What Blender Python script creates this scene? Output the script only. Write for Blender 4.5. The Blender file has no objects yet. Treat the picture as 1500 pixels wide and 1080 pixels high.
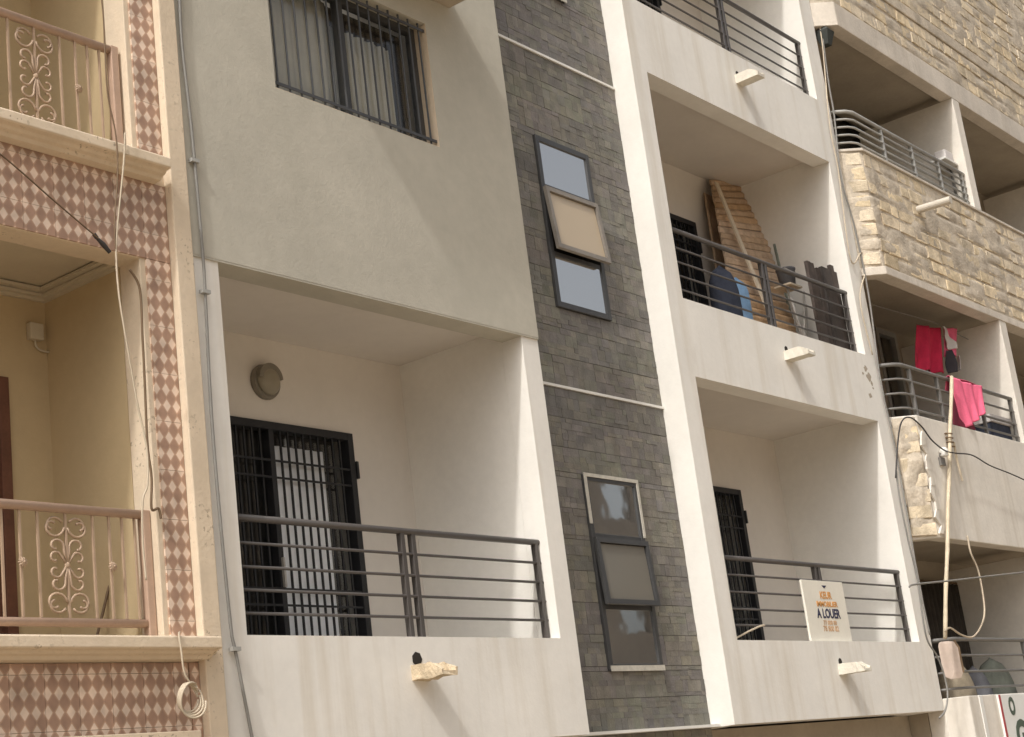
import bpy, math, random
from mathutils import Vector, Matrix, noise as mnoise
R = math.radians
rnd = random.Random(7)
sc = bpy.context.scene
C = sc.collection

# ------------------------------------------------------------------ camera
# camera-frame components (right, down, forward) of the world axes, solved from vanishing points
AX = (0.62159085, 0.13448483, 0.7717115)
AY = (-0.77375766, 0.25904564, 0.57809553)
AZ = (-0.12216342, -0.95645658, 0.26507907)
F = 2375.92
cam_d = bpy.data.cameras.new('camera')
cam = bpy.data.objects.new('camera', cam_d)
C.objects.link(cam)
right = Vector((AX[0], AY[0], AZ[0])); down = Vector((AX[1], AY[1], AZ[1])); fwd = Vector((AX[2], AY[2], AZ[2]))
cam.matrix_world = Matrix((right, -down, -fwd)).transposed().to_4x4()
cam_d.sensor_fit = 'HORIZONTAL'; cam_d.sensor_width = 36.0
cam_d.lens = F / 1500 * 36.0
cam_d.clip_start = 0.1; cam_d.clip_end = 2000
sc.camera = cam
GZ = -2.4          # street level below the eye

def ray(px, py):
    return Vector((px - 750, py - 540, F))
def dirw(px, py):
    d = ray(px, py)
    return Vector((d.dot(Vector(AX)), d.dot(Vector(AY)), d.dot(Vector(AZ))))
def P(px, py, y):
    """point where the sight line through a photo pixel meets the plane Y = y"""
    d = dirw(px, py); return d * (y / d.y)
def PX(px, py, x):
    d = dirw(px, py); return d * (x / d.x)

# ------------------------------------------------------------------ light
SUN = Vector((0.79, 0.20, -1.0)).normalized()
w = bpy.data.worlds.new('World'); sc.world = w; w.use_nodes = True
nt = w.node_tree; nt.nodes.clear()
sky = nt.nodes.new('ShaderNodeTexSky'); sky.sky_type = 'NISHITA'; sky.sun_disc = False
sky.sun_elevation = math.asin(-SUN.z); sky.sun_rotation = math.atan2(-SUN.x, -SUN.y)
sky.air_density = 1.0; sky.dust_density = 8.0; sky.ozone_density = 1.0; sky.altitude = 0
bg = nt.nodes.new('ShaderNodeBackground'); bg.inputs[1].default_value = 0.15
out = nt.nodes.new('ShaderNodeOutputWorld')
hz = nt.nodes.new('ShaderNodeHueSaturation'); hz.inputs['Saturation'].default_value = 0.30      # dusty white sky
nt.links.new(sky.outputs[0], hz.inputs['Color']); nt.links.new(hz.outputs[0], bg.inputs[0]); nt.links.new(bg.outputs[0], out.inputs[0])
sl = bpy.data.lights.new('sun', 'SUN'); sl.energy = 2.0; sl.angle = R(2.0); sl.color = (1.0, 0.975, 0.94)
so = bpy.data.objects.new('sun', sl); C.objects.link(so); so.location = (-20, -10, 30)
so.rotation_euler = SUN.to_track_quat('-Z', 'Y').to_euler()
vs = sc.view_settings
vs.view_transform = 'Standard'; vs.look = 'None'; vs.gamma = 1.0; vs.use_curve_mapping = False
vs.exposure = 0.2

# ------------------------------------------------------------------ materials
def lin(r, g, b):
    f = lambda c: (c / 255) / 12.92 if c / 255 <= 0.04045 else ((c / 255 + 0.055) / 1.055) ** 2.4
    return (f(r), f(g), f(b))
MATS = {}
def mat(name, col, rough=0.8, var=0.12, vscale=3.0, streak=0.0, streak_col=(0.25, 0.19, 0.12), bump=0.0, bscale=60.0,
        metallic=0.0, rnd_amt=0.0, attr=None, spec=0.3, speck=0.0, blotch=0.0, blotch_col=(0.3, 0.26, 0.2), streak_scale=5.0):
    m = bpy.data.materials.new(name); m.use_nodes = True
    n = m.node_tree.nodes; l = m.node_tree.links; n.clear()
    o = n.new('ShaderNodeOutputMaterial'); b = n.new('ShaderNodeBsdfPrincipled'); l.new(b.outputs[0], o.inputs[0])
    b.inputs['Roughness'].default_value = rough; b.inputs['Metallic'].default_value = metallic
    b.inputs['Specular IOR Level'].default_value = spec
    g = n.new('ShaderNodeNewGeometry')
    def noise(scale, detail=6, vec=None, rough_=0.55):
        t = n.new('ShaderNodeTexNoise'); t.inputs['Scale'].default_value = scale; t.inputs['Detail'].default_value = detail
        t.inputs['Roughness'].default_value = rough_
        l.new(vec if vec is not None else g.outputs['Position'], t.inputs['Vector']); return t
    def mix(a, bcol, fac, mode='MIX'):
        x = n.new('ShaderNodeMix'); x.data_type = 'RGBA'; x.blend_type = mode
        for s, v in ((0, fac), (6, a), (7, bcol)):
            if hasattr(v, 'is_linked') or hasattr(v, 'node'): l.new(v, x.inputs[s])
            elif s == 0: x.inputs[0].default_value = v
            else: x.inputs[s].default_value = (*v, 1)
        return x.outputs[2]
    def ramp(v, lo, hi, a=0.0, c=1.0):
        r = n.new('ShaderNodeMapRange'); r.inputs[1].default_value = lo; r.inputs[2].default_value = hi
        r.inputs[3].default_value = a; r.inputs[4].default_value = c
        l.new(v, r.inputs[0]); return r.outputs[0]
    if attr:
        at = n.new('ShaderNodeAttribute'); at.attribute_name = attr; cur = at.outputs['Color']
    else:
        cv = n.new('ShaderNodeRGB'); cv.outputs[0].default_value = (*col, 1); cur = cv.outputs[0]
    if rnd_amt:
        oi = n.new('ShaderNodeObjectInfo')
        hs = n.new('ShaderNodeHueSaturation')
        l.new(ramp(oi.outputs['Random'], 0, 1, 1 - rnd_amt, 1 + rnd_amt), hs.inputs['Value'])
        sr = n.new('ShaderNodeMath'); sr.operation = 'FRACT'; mu = n.new('ShaderNodeMath'); mu.operation = 'MULTIPLY'
        mu.inputs[1].default_value = 7.31; l.new(oi.outputs['Random'], mu.inputs[0]); l.new(mu.outputs[0], sr.inputs[0])
        l.new(ramp(sr.outputs[0], 0, 1, 1 - rnd_amt, 1 + rnd_amt), hs.inputs['Saturation'])
        l.new(cur, hs.inputs['Color']); cur = hs.outputs[0]
    if var:
        t = noise(vscale); t2 = noise(vscale * 9, 4)
        v1 = ramp(t.outputs[0], 0.3, 0.7, 1 - var, 1 + var * .6)
        v2 = ramp(t2.outputs[0], 0.3, 0.7, 1 - var * .4, 1 + var * .3)
        mm = n.new('ShaderNodeMath'); mm.operation = 'MULTIPLY'; l.new(v1, mm.inputs[0]); l.new(v2, mm.inputs[1])
        cmb = n.new('ShaderNodeCombineColor')
        for i in range(3): l.new(mm.outputs[0], cmb.inputs[i])
        cur = mix(cur, cmb.outputs[0], 1.0, 'MULTIPLY')
    if blotch:
        t = noise(1.7, 8, rough_=0.65)
        cur = mix(cur, blotch_col, ramp(t.outputs[0], 0.50, 0.72, 0, blotch))
    if streak:
        mp = n.new('ShaderNodeMapping'); mp.inputs['Scale'].default_value = (streak_scale, streak_scale, 0.32)
        l.new(g.outputs['Position'], mp.inputs['Vector'])
        t = noise(1.0, 7, mp.outputs[0], 0.6)
        nz_ = n.new('ShaderNodeSeparateXYZ'); l.new(g.outputs['True Normal'], nz_.inputs[0])     # rain runs down the exposed street side only
        ab = n.new('ShaderNodeMath'); ab.operation = 'MULTIPLY'; ab.inputs[1].default_value = -1.0; ab.use_clamp = True; l.new(nz_.outputs[1], ab.inputs[0])
        mu2 = n.new('ShaderNodeMath'); mu2.operation = 'MULTIPLY'; l.new(ab.outputs[0], mu2.inputs[0])
        l.new(ramp(t.outputs[0], 0.50, 0.74, 0, streak), mu2.inputs[1])
        cur = mix(cur, streak_col, mu2.outputs[0])
    if speck:
        t = noise(38, 3); t3 = noise(2.2, 3)
        mm = n.new('ShaderNodeMath'); mm.operation = 'MULTIPLY'
        l.new(ramp(t.outputs[0], 0.60, 0.66), mm.inputs[0]); l.new(ramp(t3.outputs[0], 0.5, 0.62, 0, speck), mm.inputs[1])
        cur = mix(cur, (0.12, 0.085, 0.05), mm.outputs[0])
    l.new(cur, b.inputs['Base Color'])
    if bump:
        t = noise(bscale, 5); t2 = noise(bscale / 12, 3)
        ad = n.new('ShaderNodeMath'); ad.operation = 'ADD'; l.new(t.outputs[0], ad.inputs[0]); l.new(t2.outputs[0], ad.inputs[1])
        bp = n.new('ShaderNodeBump'); bp.inputs['Strength'].default_value = bump; bp.inputs['Distance'].default_value = 0.01
        l.new(ad.outputs[0], bp.inputs['Height']); l.new(bp.outputs[0], b.inputs['Normal'])
    MATS[name] = m
    return m

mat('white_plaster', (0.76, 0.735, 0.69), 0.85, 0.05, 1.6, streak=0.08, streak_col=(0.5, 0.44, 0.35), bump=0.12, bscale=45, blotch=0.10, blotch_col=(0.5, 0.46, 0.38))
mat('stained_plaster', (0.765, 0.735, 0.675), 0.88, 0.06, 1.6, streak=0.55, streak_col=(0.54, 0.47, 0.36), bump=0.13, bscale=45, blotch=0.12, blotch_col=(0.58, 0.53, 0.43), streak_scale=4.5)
mat('shaded_plaster', (0.66, 0.61, 0.545), 0.9, 0.05, 1.2, bump=0.15, bscale=40)  # same white paint as the fronts, with the balcony shade put into its colour
mat('grey_plaster', (0.465, 0.437, 0.365), 0.85, 0.10, 1.1, streak=0.30, streak_col=(0.36, 0.335, 0.27), streak_scale=2.6, bump=0.22, bscale=40, blotch=0.45, blotch_col=(0.39, 0.37, 0.305))
mat('slate', (0.1, 0.1, 0.1), 0.62, 0.22, 9.0, attr='Col', bump=0.5, bscale=70, rnd_amt=0.12, spec=0.4)
mat('bounce_white', (0.80, 0.78, 0.74), 0.5, 0.04, 3)
mat('grout', (0.10, 0.095, 0.085), 0.9, 0.1)
mat('white_trim', (0.74, 0.72, 0.67), 0.7, 0.06)
mat('dark_metal', (0.075, 0.066, 0.06), 0.42, 0.12, 8, spec=0.5)
mat('window_metal', (0.055, 0.055, 0.055), 0.38, 0.12, 8, spec=0.5)
mat('bare_metal', (0.42, 0.39, 0.35), 0.42, 0.15, 10, spec=0.5)
mat('sash_metal', (0.22, 0.195, 0.165), 0.45, 0.15, 10, spec=0.5)
mat('film_metal', (0.52, 0.49, 0.42), 0.55, 0.2, 14)
mat('black_door', (0.022, 0.022, 0.024), 0.5, 0.2, 6)
mat('curtain_cloth', (0.85, 0.86, 0.87), 0.9, 0.05)
mat('beige_curtain', (0.50, 0.46, 0.37), 0.9, 0.10)
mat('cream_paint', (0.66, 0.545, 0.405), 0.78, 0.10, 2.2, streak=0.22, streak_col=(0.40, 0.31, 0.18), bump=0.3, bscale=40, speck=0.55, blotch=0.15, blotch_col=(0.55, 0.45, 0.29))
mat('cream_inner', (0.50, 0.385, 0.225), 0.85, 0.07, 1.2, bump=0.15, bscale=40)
mat('cream_ceiling', (0.52, 0.45, 0.33), 0.85, 0.05)
mat('pink_metal', (0.45, 0.31, 0.225), 0.45, 0.10, 8, spec=0.45)
mat('beige_iron', (0.42, 0.30, 0.205), 0.5, 0.10, 8, spec=0.4)
mat('brown_wood', (0.14, 0.06, 0.035), 0.55, 0.25, 5)
mat('mortar', (0.54, 0.465, 0.365), 0.95, 0.3, 5, bump=1.0, bscale=30, blotch=0.4, blotch_col=(0.36, 0.30, 0.23))
mat('stone', (0.66, 0.55, 0.39), 0.95, 0.30, 6, bump=0.9, bscale=34, rnd_amt=0.12, blotch=0.5, blotch_col=(0.47, 0.395, 0.295))
mat('raw_plaster', (0.60, 0.54, 0.46), 0.92, 0.14, 2.5, streak=0.35, streak_col=(0.32, 0.265, 0.19), bump=0.5, bscale=30)
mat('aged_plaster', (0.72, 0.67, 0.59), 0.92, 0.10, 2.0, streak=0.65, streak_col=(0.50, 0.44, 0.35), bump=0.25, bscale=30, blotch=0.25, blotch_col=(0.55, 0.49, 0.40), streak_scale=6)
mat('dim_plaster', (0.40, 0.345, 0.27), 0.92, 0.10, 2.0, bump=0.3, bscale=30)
mat('light_grey_metal', (0.36, 0.35, 0.32), 0.45, 0.12, 8, spec=0.5)
mat('mid_grey_metal', (0.17, 0.16, 0.145), 0.45, 0.12, 8, spec=0.5)
mat('spout_cream', (0.66, 0.615, 0.52), 0.85, 0.14, 12, bump=0.4, bscale=50)
mat('spout_rough', (0.60, 0.49, 0.34), 0.95, 0.25, 14, bump=1.0, bscale=40)
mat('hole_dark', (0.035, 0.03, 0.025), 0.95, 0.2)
mat('cable_grey', (0.22, 0.21, 0.19), 0.6, 0.1)
mat('cable_cream', (0.50, 0.42, 0.31), 0.6, 0.1)
mat('cable_brown', (0.16, 0.105, 0.06), 0.6, 0.1)
mat('cable_black', (0.045, 0.04, 0.038), 0.55, 0.1)
mat('board_white', (0.76, 0.72, 0.62), 0.55, 0.05, 6)
mat('ink_orange', (0.62, 0.30, 0.09), 0.6, 0.25, 30)
mat('ink_navy', (0.035, 0.035, 0.075), 0.6, 0.2, 30)
mat('ink_tan', (0.58, 0.38, 0.23), 0.6, 0.25, 30)
mat('lamp_glass', (0.28, 0.245, 0.18), 0.35, 0.10)
mat('lamp_body', (0.20, 0.175, 0.135), 0.5, 0.10)
mat('rattan', (0.50, 0.35, 0.225), 0.8, 0.28, 9, bump=0.8, bscale=50, rnd_amt=0.16)
mat('pale_wood', (0.62, 0.52, 0.39), 0.75, 0.15, 6)
mat('black_print', (0.05, 0.045, 0.05), 0.9, 0.2)
mat('navy_cloth', (0.045, 0.052, 0.075), 0.9, 0.25, 9)
mat('blue_cloth', (0.20, 0.33, 0.50), 0.85, 0.2, 9)
mat('dark_wood', (0.075, 0.06, 0.052), 0.8, 0.35, 9, rnd_amt=0.2, bump=0.5)
mat('grey_green', (0.19, 0.20, 0.16), 0.7, 0.2, 9)
mat('red_cloth', (0.50, 0.02, 0.06), 0.85, 0.2, 6)
mat('pink_cloth', (0.80, 0.15, 0.25), 0.85, 0.15, 6)
mat('maroon_cloth', (0.17, 0.025, 0.045), 0.9, 0.2, 6)
mat('white_cloth', (0.62, 0.58, 0.55), 0.85, 0.1)
mat('lilac_cloth', (0.22, 0.19, 0.22), 0.9, 0.3, 12)
mat('sack_tan', (0.36, 0.30, 0.215), 0.9, 0.2, 7, bump=0.5)
mat('sack_green', (0.155, 0.165, 0.135), 0.9, 0.2, 7, bump=0.5)
mat('sack_dark', (0.055, 0.06, 0.055), 0.8, 0.2)
mat('sack_grey', (0.14, 0.14, 0.15), 0.9, 0.2, 7)
mat('bamboo', (0.58, 0.49, 0.35), 0.6, 0.18, 8)
mat('pvc', (0.55, 0.50, 0.42), 0.45, 0.1)
mat('meter_box', (0.52, 0.42, 0.35), 0.6, 0.12)
mat('brown_curtain', (0.06, 0.05, 0.04), 0.9, 0.25, 6)
mat('sign_red', (0.40, 0.07, 0.075), 0.6, 0.1)
mat('sign_green', (0.085, 0.115, 0.085), 0.5, 0.1)
mat('sign_white', (0.76, 0.76, 0.72), 0.5, 0.05)
mat('street_sand', (0.34, 0.275, 0.20), 0.95, 0.2, 0.6, bump=0.6, bscale=12)
mat('far_plaster', (0.24, 0.215, 0.185), 0.9, 0.15, 1.0)

def glass_mat(name, tint, refl, rough=0.03):
    """coated pane: dark tinted body with a mirror-like coat"""
    m = bpy.data.materials.new(name); m.use_nodes = True
    n = m.node_tree.nodes; l = m.node_tree.links; n.clear()
    o = n.new('ShaderNodeOutputMaterial'); mx = n.new('ShaderNodeMixShader')
    d = n.new('ShaderNodeBsdfPrincipled'); d.inputs['Base Color'].default_value = (*tint, 1); d.inputs['Roughness'].default_value = 0.4
    gl = n.new('ShaderNodeBsdfGlossy'); gl.inputs['Roughness'].default_value = rough; gl.inputs['Color'].default_value = (1, 1, 0.98, 1)
    g = n.new('ShaderNodeNewGeometry'); t = n.new('ShaderNodeTexNoise'); t.inputs['Scale'].default_value = 2.2
    l.new(g.outputs['Position'], t.inputs['Vector'])
    bp = n.new('ShaderNodeBump'); bp.inputs['Strength'].default_value = 0.05; bp.inputs['Distance'].default_value = 0.03
    l.new(t.outputs[0], bp.inputs['Height']); l.new(bp.outputs[0], gl.inputs['Normal'])
    mx.inputs[0].default_value = refl
    l.new(d.outputs[0], mx.inputs[1]); l.new(gl.outputs[0], mx.inputs[2]); l.new(mx.outputs[0], o.inputs[0])
    MATS[name] = m
glass_mat('mirror_glass', (0.05, 0.05, 0.05), 0.74)
glass_mat('tan_film', (0.47, 0.37, 0.245), 0.10, 0.2)
glass_mat('grey_film', (0.17, 0.155, 0.125), 0.14, 0.1)
def clear_glass(name):
    m = bpy.data.materials.new(name); m.use_nodes = True
    n = m.node_tree.nodes; l = m.node_tree.links; n.clear()
    o = n.new('ShaderNodeOutputMaterial'); mx = n.new('ShaderNodeMixShader')
    tr = n.new('ShaderNodeBsdfTransparent'); tr.inputs[0].default_value = (0.95, 0.96, 0.96, 1)
    gl = n.new('ShaderNodeBsdfGlossy'); gl.inputs['Roughness'].default_value = 0.04
    mx.inputs[0].default_value = 0.07
    l.new(tr.outputs[0], mx.inputs[1]); l.new(gl.outputs[0], mx.inputs[2]); l.new(mx.outputs[0], o.inputs[0])
    MATS[name] = m
clear_glass('clear_glass')

def tile_mat():
    """harlequin ceramic tile: pale and brown diamonds printed on it, mapped by metres on the wall"""
    m = bpy.data.materials.new('harlequin'); m.use_nodes = True
    n = m.node_tree.nodes; l = m.node_tree.links; n.clear()
    o = n.new('ShaderNodeOutputMaterial'); b = n.new('ShaderNodeBsdfPrincipled'); l.new(b.outputs[0], o.inputs[0])
    b.inputs['Roughness'].default_value = 0.45
    uv = n.new('ShaderNodeUVMap'); sp = n.new('ShaderNodeSeparateXYZ'); l.new(uv.outputs[0], sp.inputs[0])
    def M(op, a, c=None):
        x = n.new('ShaderNodeMath'); x.operation = op
        for i, v in enumerate((a, c)):
            if v is None: continue
            if isinstance(v, (int, float)): x.inputs[i].default_value = v
            else: l.new(v, x.inputs[i])
        return x.outputs[0]
    u, v = sp.outputs[0], sp.outputs[1]
    # distance |fu|+|fv| from the diamond centres of the pale set
    fu = M('ABSOLUTE', M('SUBTRACT', M('FRACT', u), 0.5)); fv = M('ABSOLUTE', M('SUBTRACT', M('FRACT', v), 0.5))
    d = M('ADD', fu, fv)                                            # 0 centre of brown, 1 centre of pale
    r = n.new('ShaderNodeMapRange'); r.inputs[1].default_value = 0.49; r.inputs[2].default_value = 0.53; l.new(d, r.inputs[0])
    line = n.new('ShaderNodeMapRange'); line.inputs[1].default_value = 0.03; line.inputs[2].default_value = 0.06
    l.new(M('ABSOLUTE', M('SUBTRACT', d, 0.56)), line.inputs[0])
    g = n.new('ShaderNodeNewGeometry'); t = n.new('ShaderNodeTexNoise'); t.inputs['Scale'].default_value = 9; t.inputs['Detail'].default_value = 6
    l.new(g.outputs['Position'], t.inputs['Vector'])
    nz = n.new('ShaderNodeMapRange'); nz.inputs[1].default_value = 0.3; nz.inputs[2].default_value = 0.7; nz.inputs[3].default_value = 0.72; nz.inputs[4].default_value = 1.12
    l.new(t.outputs[0], nz.inputs[0])
    mx = n.new('ShaderNodeMix'); mx.data_type = 'RGBA'
    mx.inputs[6].default_value = (0.40, 0.25, 0.175, 1); mx.inputs[7].default_value = (0.76, 0.60, 0.475, 1)
    l.new(r.outputs[0], mx.inputs[0])
    m2 = n.new('ShaderNodeMix'); m2.data_type = 'RGBA'; m2.inputs[6].default_value = (0.50, 0.31, 0.20, 1)
    l.new(mx.outputs[2], m2.inputs[7]); l.new(line.outputs[0], m2.inputs[0])
    m3 = n.new('ShaderNodeMix'); m3.data_type = 'RGBA'; m3.blend_type = 'MULTIPLY'; m3.inputs[0].default_value = 1
    oi = n.new('ShaderNodeObjectInfo'); ov = n.new('ShaderNodeMapRange'); ov.inputs[3].default_value = 0.86; ov.inputs[4].default_value = 1.08; l.new(oi.outputs['Random'], ov.inputs[0])
    nzv = M('MULTIPLY', nz.outputs[0], ov.outputs[0])
    cb = n.new('ShaderNodeCombineColor')
    for i in range(3): l.new(nzv, cb.inputs[i])
    l.new(m2.outputs[2], m3.inputs[6]); l.new(cb.outputs[0], m3.inputs[7]); l.new(m3.outputs[2], b.inputs['Base Color'])
    MATS['harlequin'] = m
tile_mat()

# ------------------------------------------------------------------ mesh helpers
W = {}
class B:
    def __init__(s): s.v = []; s.f = []; s.c = []; s.uv = None
    def box(s, x0, x1, y0, y1, z0, z1, col=None):
        i = len(s.v)
        s.v += [(x0,y0,z0),(x1,y0,z0),(x1,y1,z0),(x0,y1,z0),(x0,y0,z1),(x1,y0,z1),(x1,y1,z1),(x0,y1,z1)]
        s.f += [(i,i+3,i+2,i+1),(i+4,i+5,i+6,i+7),(i,i+1,i+5,i+4),(i+1,i+2,i+6,i+5),(i+2,i+3,i+7,i+6),(i+3,i,i+4,i+7)]
        s.c += [col] * 6; return s
    def prism(s, poly, a0, a1, axis='z'):
        """poly of 2D points extruded along an axis: z -> (x,y), x -> (y,z), y -> (x,z)"""
        i = len(s.v); n = len(poly)
        def q(p, a): return {'z': (p[0], p[1], a), 'x': (a, p[0], p[1]), 'y': (p[0], a, p[1])}[axis]
        s.v += [q(p, a0) for p in poly] + [q(p, a1) for p in poly]
        s.f += [tuple(range(i + n - 1, i - 1, -1)), tuple(range(i + n, i + 2 * n))]
        s.f += [(i + k, i + (k + 1) % n, i + n + (k + 1) % n, i + n + k) for k in range(n)]
        s.c += [None] * (n + 2); return s
    def tube(s, path, r, n=8, cap=True):
        path = [Vector(p) for p in path]; i0 = len(s.v)
        m = len(path); up = None
        for k, p in enumerate(path):
            t = (path[min(k + 1, m - 1)] - path[max(k - 1, 0)]).normalized()
            if up is None:
                a = Vector((0, 0, 1)) if abs(t.z) < .9 else Vector((0, 1, 0))
                up = (a - t * a.dot(t)).normalized()
            else:
                up = up - t * up.dot(t)
                up = up.normalized() if up.length > 1e-6 else Vector((1, 0, 0))
            sd = t.cross(up); rr = r[k] if isinstance(r, (list, tuple)) else r
            for j in range(n):
                a = 2 * math.pi * j / n
                s.v.append(tuple(p + up * math.cos(a) * rr + sd * math.sin(a) * rr))
        for k in range(m - 1):
            for j in range(n):
                a = i0 + k * n + j; b = i0 + k * n + (j + 1) % n
                s.f.append((a, b, b + n, a + n)); s.c.append(None)
        if cap:
            s.f.append(tuple(i0 + j for j in range(n - 1, -1, -1))); s.f.append(tuple(i0 + (m - 1) * n + j for j in range(n))); s.c += [None, None]
        return s
    def lathe(s, prof, centre, axis, n=20):
        """prof of (radius, distance along axis)"""
        ax = Vector(axis).normalized(); a = Vector((0, 0, 1)) if abs(ax.z) < .9 else Vector((1, 0, 0))
        u = ax.cross(a).normalized(); v = ax.cross(u); c = Vector(centre); i0 = len(s.v)
        for (r, d) in prof:
            for j in range(n):
                t = 2 * math.pi * j / n
                s.v.append(tuple(c + ax * d + u * r * math.cos(t) + v * r * math.sin(t)))
        for k in range(len(prof) - 1):
            for j in range(n):
                A = i0 + k * n + j; Bq = i0 + k * n + (j + 1) % n
                s.f.append((A, Bq, Bq + n, A + n)); s.c.append(None)
        s.f.append(tuple(i0 + j for j in range(n - 1, -1, -1))); s.f.append(tuple(i0 + (len(prof) - 1) * n + j for j in range(n))); s.c += [None, None]
        return s
    def grid(s, fn, nu, nv):
        i0 = len(s.v)
        for a in range(nu + 1):
            for b in range(nv + 1): s.v.append(tuple(fn(a / nu, b / nv)))
        for a in range(nu):
            for b in range(nv):
                q = i0 + a * (nv + 1) + b; s.f.append((q, q + 1, q + nv + 2, q + nv + 1)); s.c.append(None)
        return s
    def holes(s, x0, x1, z0, z1, hs, y0, y1):
        """wall slab y0..y1 with rectangular holes, one clean skin"""
        xs = sorted({x0, x1, *[h[0] for h in hs], *[h[1] for h in hs]}); zs = sorted({z0, z1, *[h[2] for h in hs], *[h[3] for h in hs]})
        xs = [x for x in xs if x0 <= x <= x1]; zs = [z for z in zs if z0 <= z <= z1]
        def solid(i, j):
            if i < 0 or j < 0 or i >= len(xs) - 1 or j >= len(zs) - 1: return False
            cx = (xs[i] + xs[i+1]) / 2; cz = (zs[j] + zs[j+1]) / 2
            return not any(h[0] < cx < h[1] and h[2] < cz < h[3] for h in hs)
        vid = {}
        def V(x, y, z):
            k = (round(x,5), round(y,5), round(z,5))
            if k not in vid: vid[k] = len(s.v); s.v.append(k)
            return vid[k]
        def quad(*p): s.f.append(tuple(V(*q) for q in p)); s.c.append(None)
        for i in range(len(xs) - 1):
            for j in range(len(zs) - 1):
                if not solid(i, j): continue
                a, b, c, d = xs[i], xs[i+1], zs[j], zs[j+1]
                quad((a,y0,c),(b,y0,c),(b,y0,d),(a,y0,d)); quad((b,y1,c),(a,y1,c),(a,y1,d),(b,y1,d))
                if not solid(i-1, j): quad((a,y1,c),(a,y0,c),(a,y0,d),(a,y1,d))
                if not solid(i+1, j): quad((b,y0,c),(b,y1,c),(b,y1,d),(b,y0,d))
                if not solid(i, j-1): quad((a,y0,c),(a,y1,c),(b,y1,c),(b,y0,c))
                if not solid(i, j+1): quad((a,y0,d),(b,y0,d),(b,y1,d),(a,y1,d))
        return s
    def build(s, name, material, parent=None, smooth=False, bevel=0.0, solid=0.0, label=None):
        lo = [min(v[k] for v in s.v) for k in range(3)]; hi = [max(v[k] for v in s.v) for k in range(3)]
        org = Vector(((lo[0]+hi[0])/2, (lo[1]+hi[1])/2, lo[2]))
        me = bpy.data.meshes.new(name)
        me.from_pydata([tuple(Vector(v) - org) for v in s.v], [], s.f)
        if any(c is not None for c in s.c):
            ca = me.color_attributes.new('Col', 'FLOAT_COLOR', 'CORNER')
            for p in me.polygons:
                c = s.c[p.index] or (0.1, 0.1, 0.1)
                for li in p.loop_indices: ca.data[li].color = (*c, 1)
        if s.uv:
            ul = me.uv_layers.new(name='UVMap')
            for p in me.polygons:
                for li in p.loop_indices:
                    v = Vector(me.vertices[me.loops[li].vertex_index].co) + org
                    ul.data[li].uv = s.uv(v)
        me.materials.append(MATS[material])
        if smooth:
            for p in me.polygons: p.use_smooth = True
        o = bpy.data.objects.new(name, me); C.objects.link(o)
        place(o, org, parent)
        if solid:
            md = o.modifiers.new('thickness', 'SOLIDIFY'); md.thickness = solid; md.offset = 0
        if bevel:
            md = o.modifiers.new('bevel', 'BEVEL'); md.width = bevel; md.segments = 2; md.limit_method = 'ANGLE'
        if label: o['label'] = label
        return o
def place(o, org, parent):
    org = Vector(org); W[o.name] = org
    if parent is not None:
        o.parent = parent; o.location = org - W[parent.name]
    else: o.location = org
def thing(name, label, cat, loc, group=None):
    o = bpy.data.objects.new(name, None); C.objects.link(o); o.empty_display_size = 0.2
    place(o, loc, None); tag(o, label, cat, group); return o
def tag(o, label, cat, group=None):
    o['label'] = label; o['category'] = cat
    if group: o['group'] = group
    return o
def holder(name, loc, parent):
    o = bpy.data.objects.new(name, None); C.objects.link(o); o.empty_display_size = 0.1
    place(o, loc, parent); return o
def inst(name, me, loc, parent, rot=None, scale=None):
    o = bpy.data.objects.new(name, me); C.objects.link(o); place(o, loc, parent)
    if rot: o.rotation_euler = rot
    if scale: o.scale = scale
    return o
def smooth_path(pts, k=6):
    pts = [Vector(p) for p in pts]; r = []
    for i in range(len(pts) - 1):
        p0 = pts[max(i-1, 0)]; p1 = pts[i]; p2 = pts[i+1]; p3 = pts[min(i+2, len(pts)-1)]
        for j in range(k):
            t = j / k
            r.append(0.5 * ((2*p1) + (p2-p0)*t + (2*p0-5*p1+4*p2-p3)*t*t + (3*p1-p0-3*p2+p3)*t**3))
    r.append(pts[-1]); return r

# ------------------------------------------------------------------ setting: the street
b = B(); b.v = [(-200,-200,GZ),(300,-200,GZ),(300,200,GZ),(-200,200,GZ)]; b.f = [(0,1,2,3)]; b.c = [None]
g = b.build('ground', 'street_sand'); g['kind'] = 'structure'

YF = 7.3      # front of the white building's bays
YS = 7.54     # slate strip
YB = 8.6      # back wall of its balconies
# ================================================================== white building with the slate strip
wb = thing('apartment_building', 'white and grey plaster apartment block with a strip of dark slate tiles', 'building', (11.5, 9.5, GZ))
LX0, LX1 = 6.50, 10.13
RX0, RX1 = 12.245, 16.53
LO = (6.765, 9.92)
RO = (12.505, 16.24)
TOP = 11.2
# left bay, white part: a U of column, parapet and column
B().holes(LX0, LX1, 0.53, 3.655, [(LO[0], LO[1], 1.25, 4.0)], YF, YF + .21).build('front_wall', 'stained_plaster', wb)
B().holes(LX0, LX1, 3.655, TOP, [(7.42, 9.165, 5.06, 6.13), (7.42, 9.165, 8.2, 9.3)], YF - .014, YF + .21).build('upper_wall', 'grey_plaster', wb)
B().box(LX0, LX1, YF - .012, YF + .195, 3.641, 3.6545).build('drip_edge', 'grey_plaster', wb)
# right bay front
RH = [(RO[0], RO[1], 1.25, 3.66), (RO[0], RO[1], 4.42, 6.73), (RO[0], RO[1], 7.505, 9.85)]
B().holes(RX0, RX1, 0.53, TOP, RH, YF, YF + .2).build('front_wall', 'stained_plaster', wb)
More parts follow.
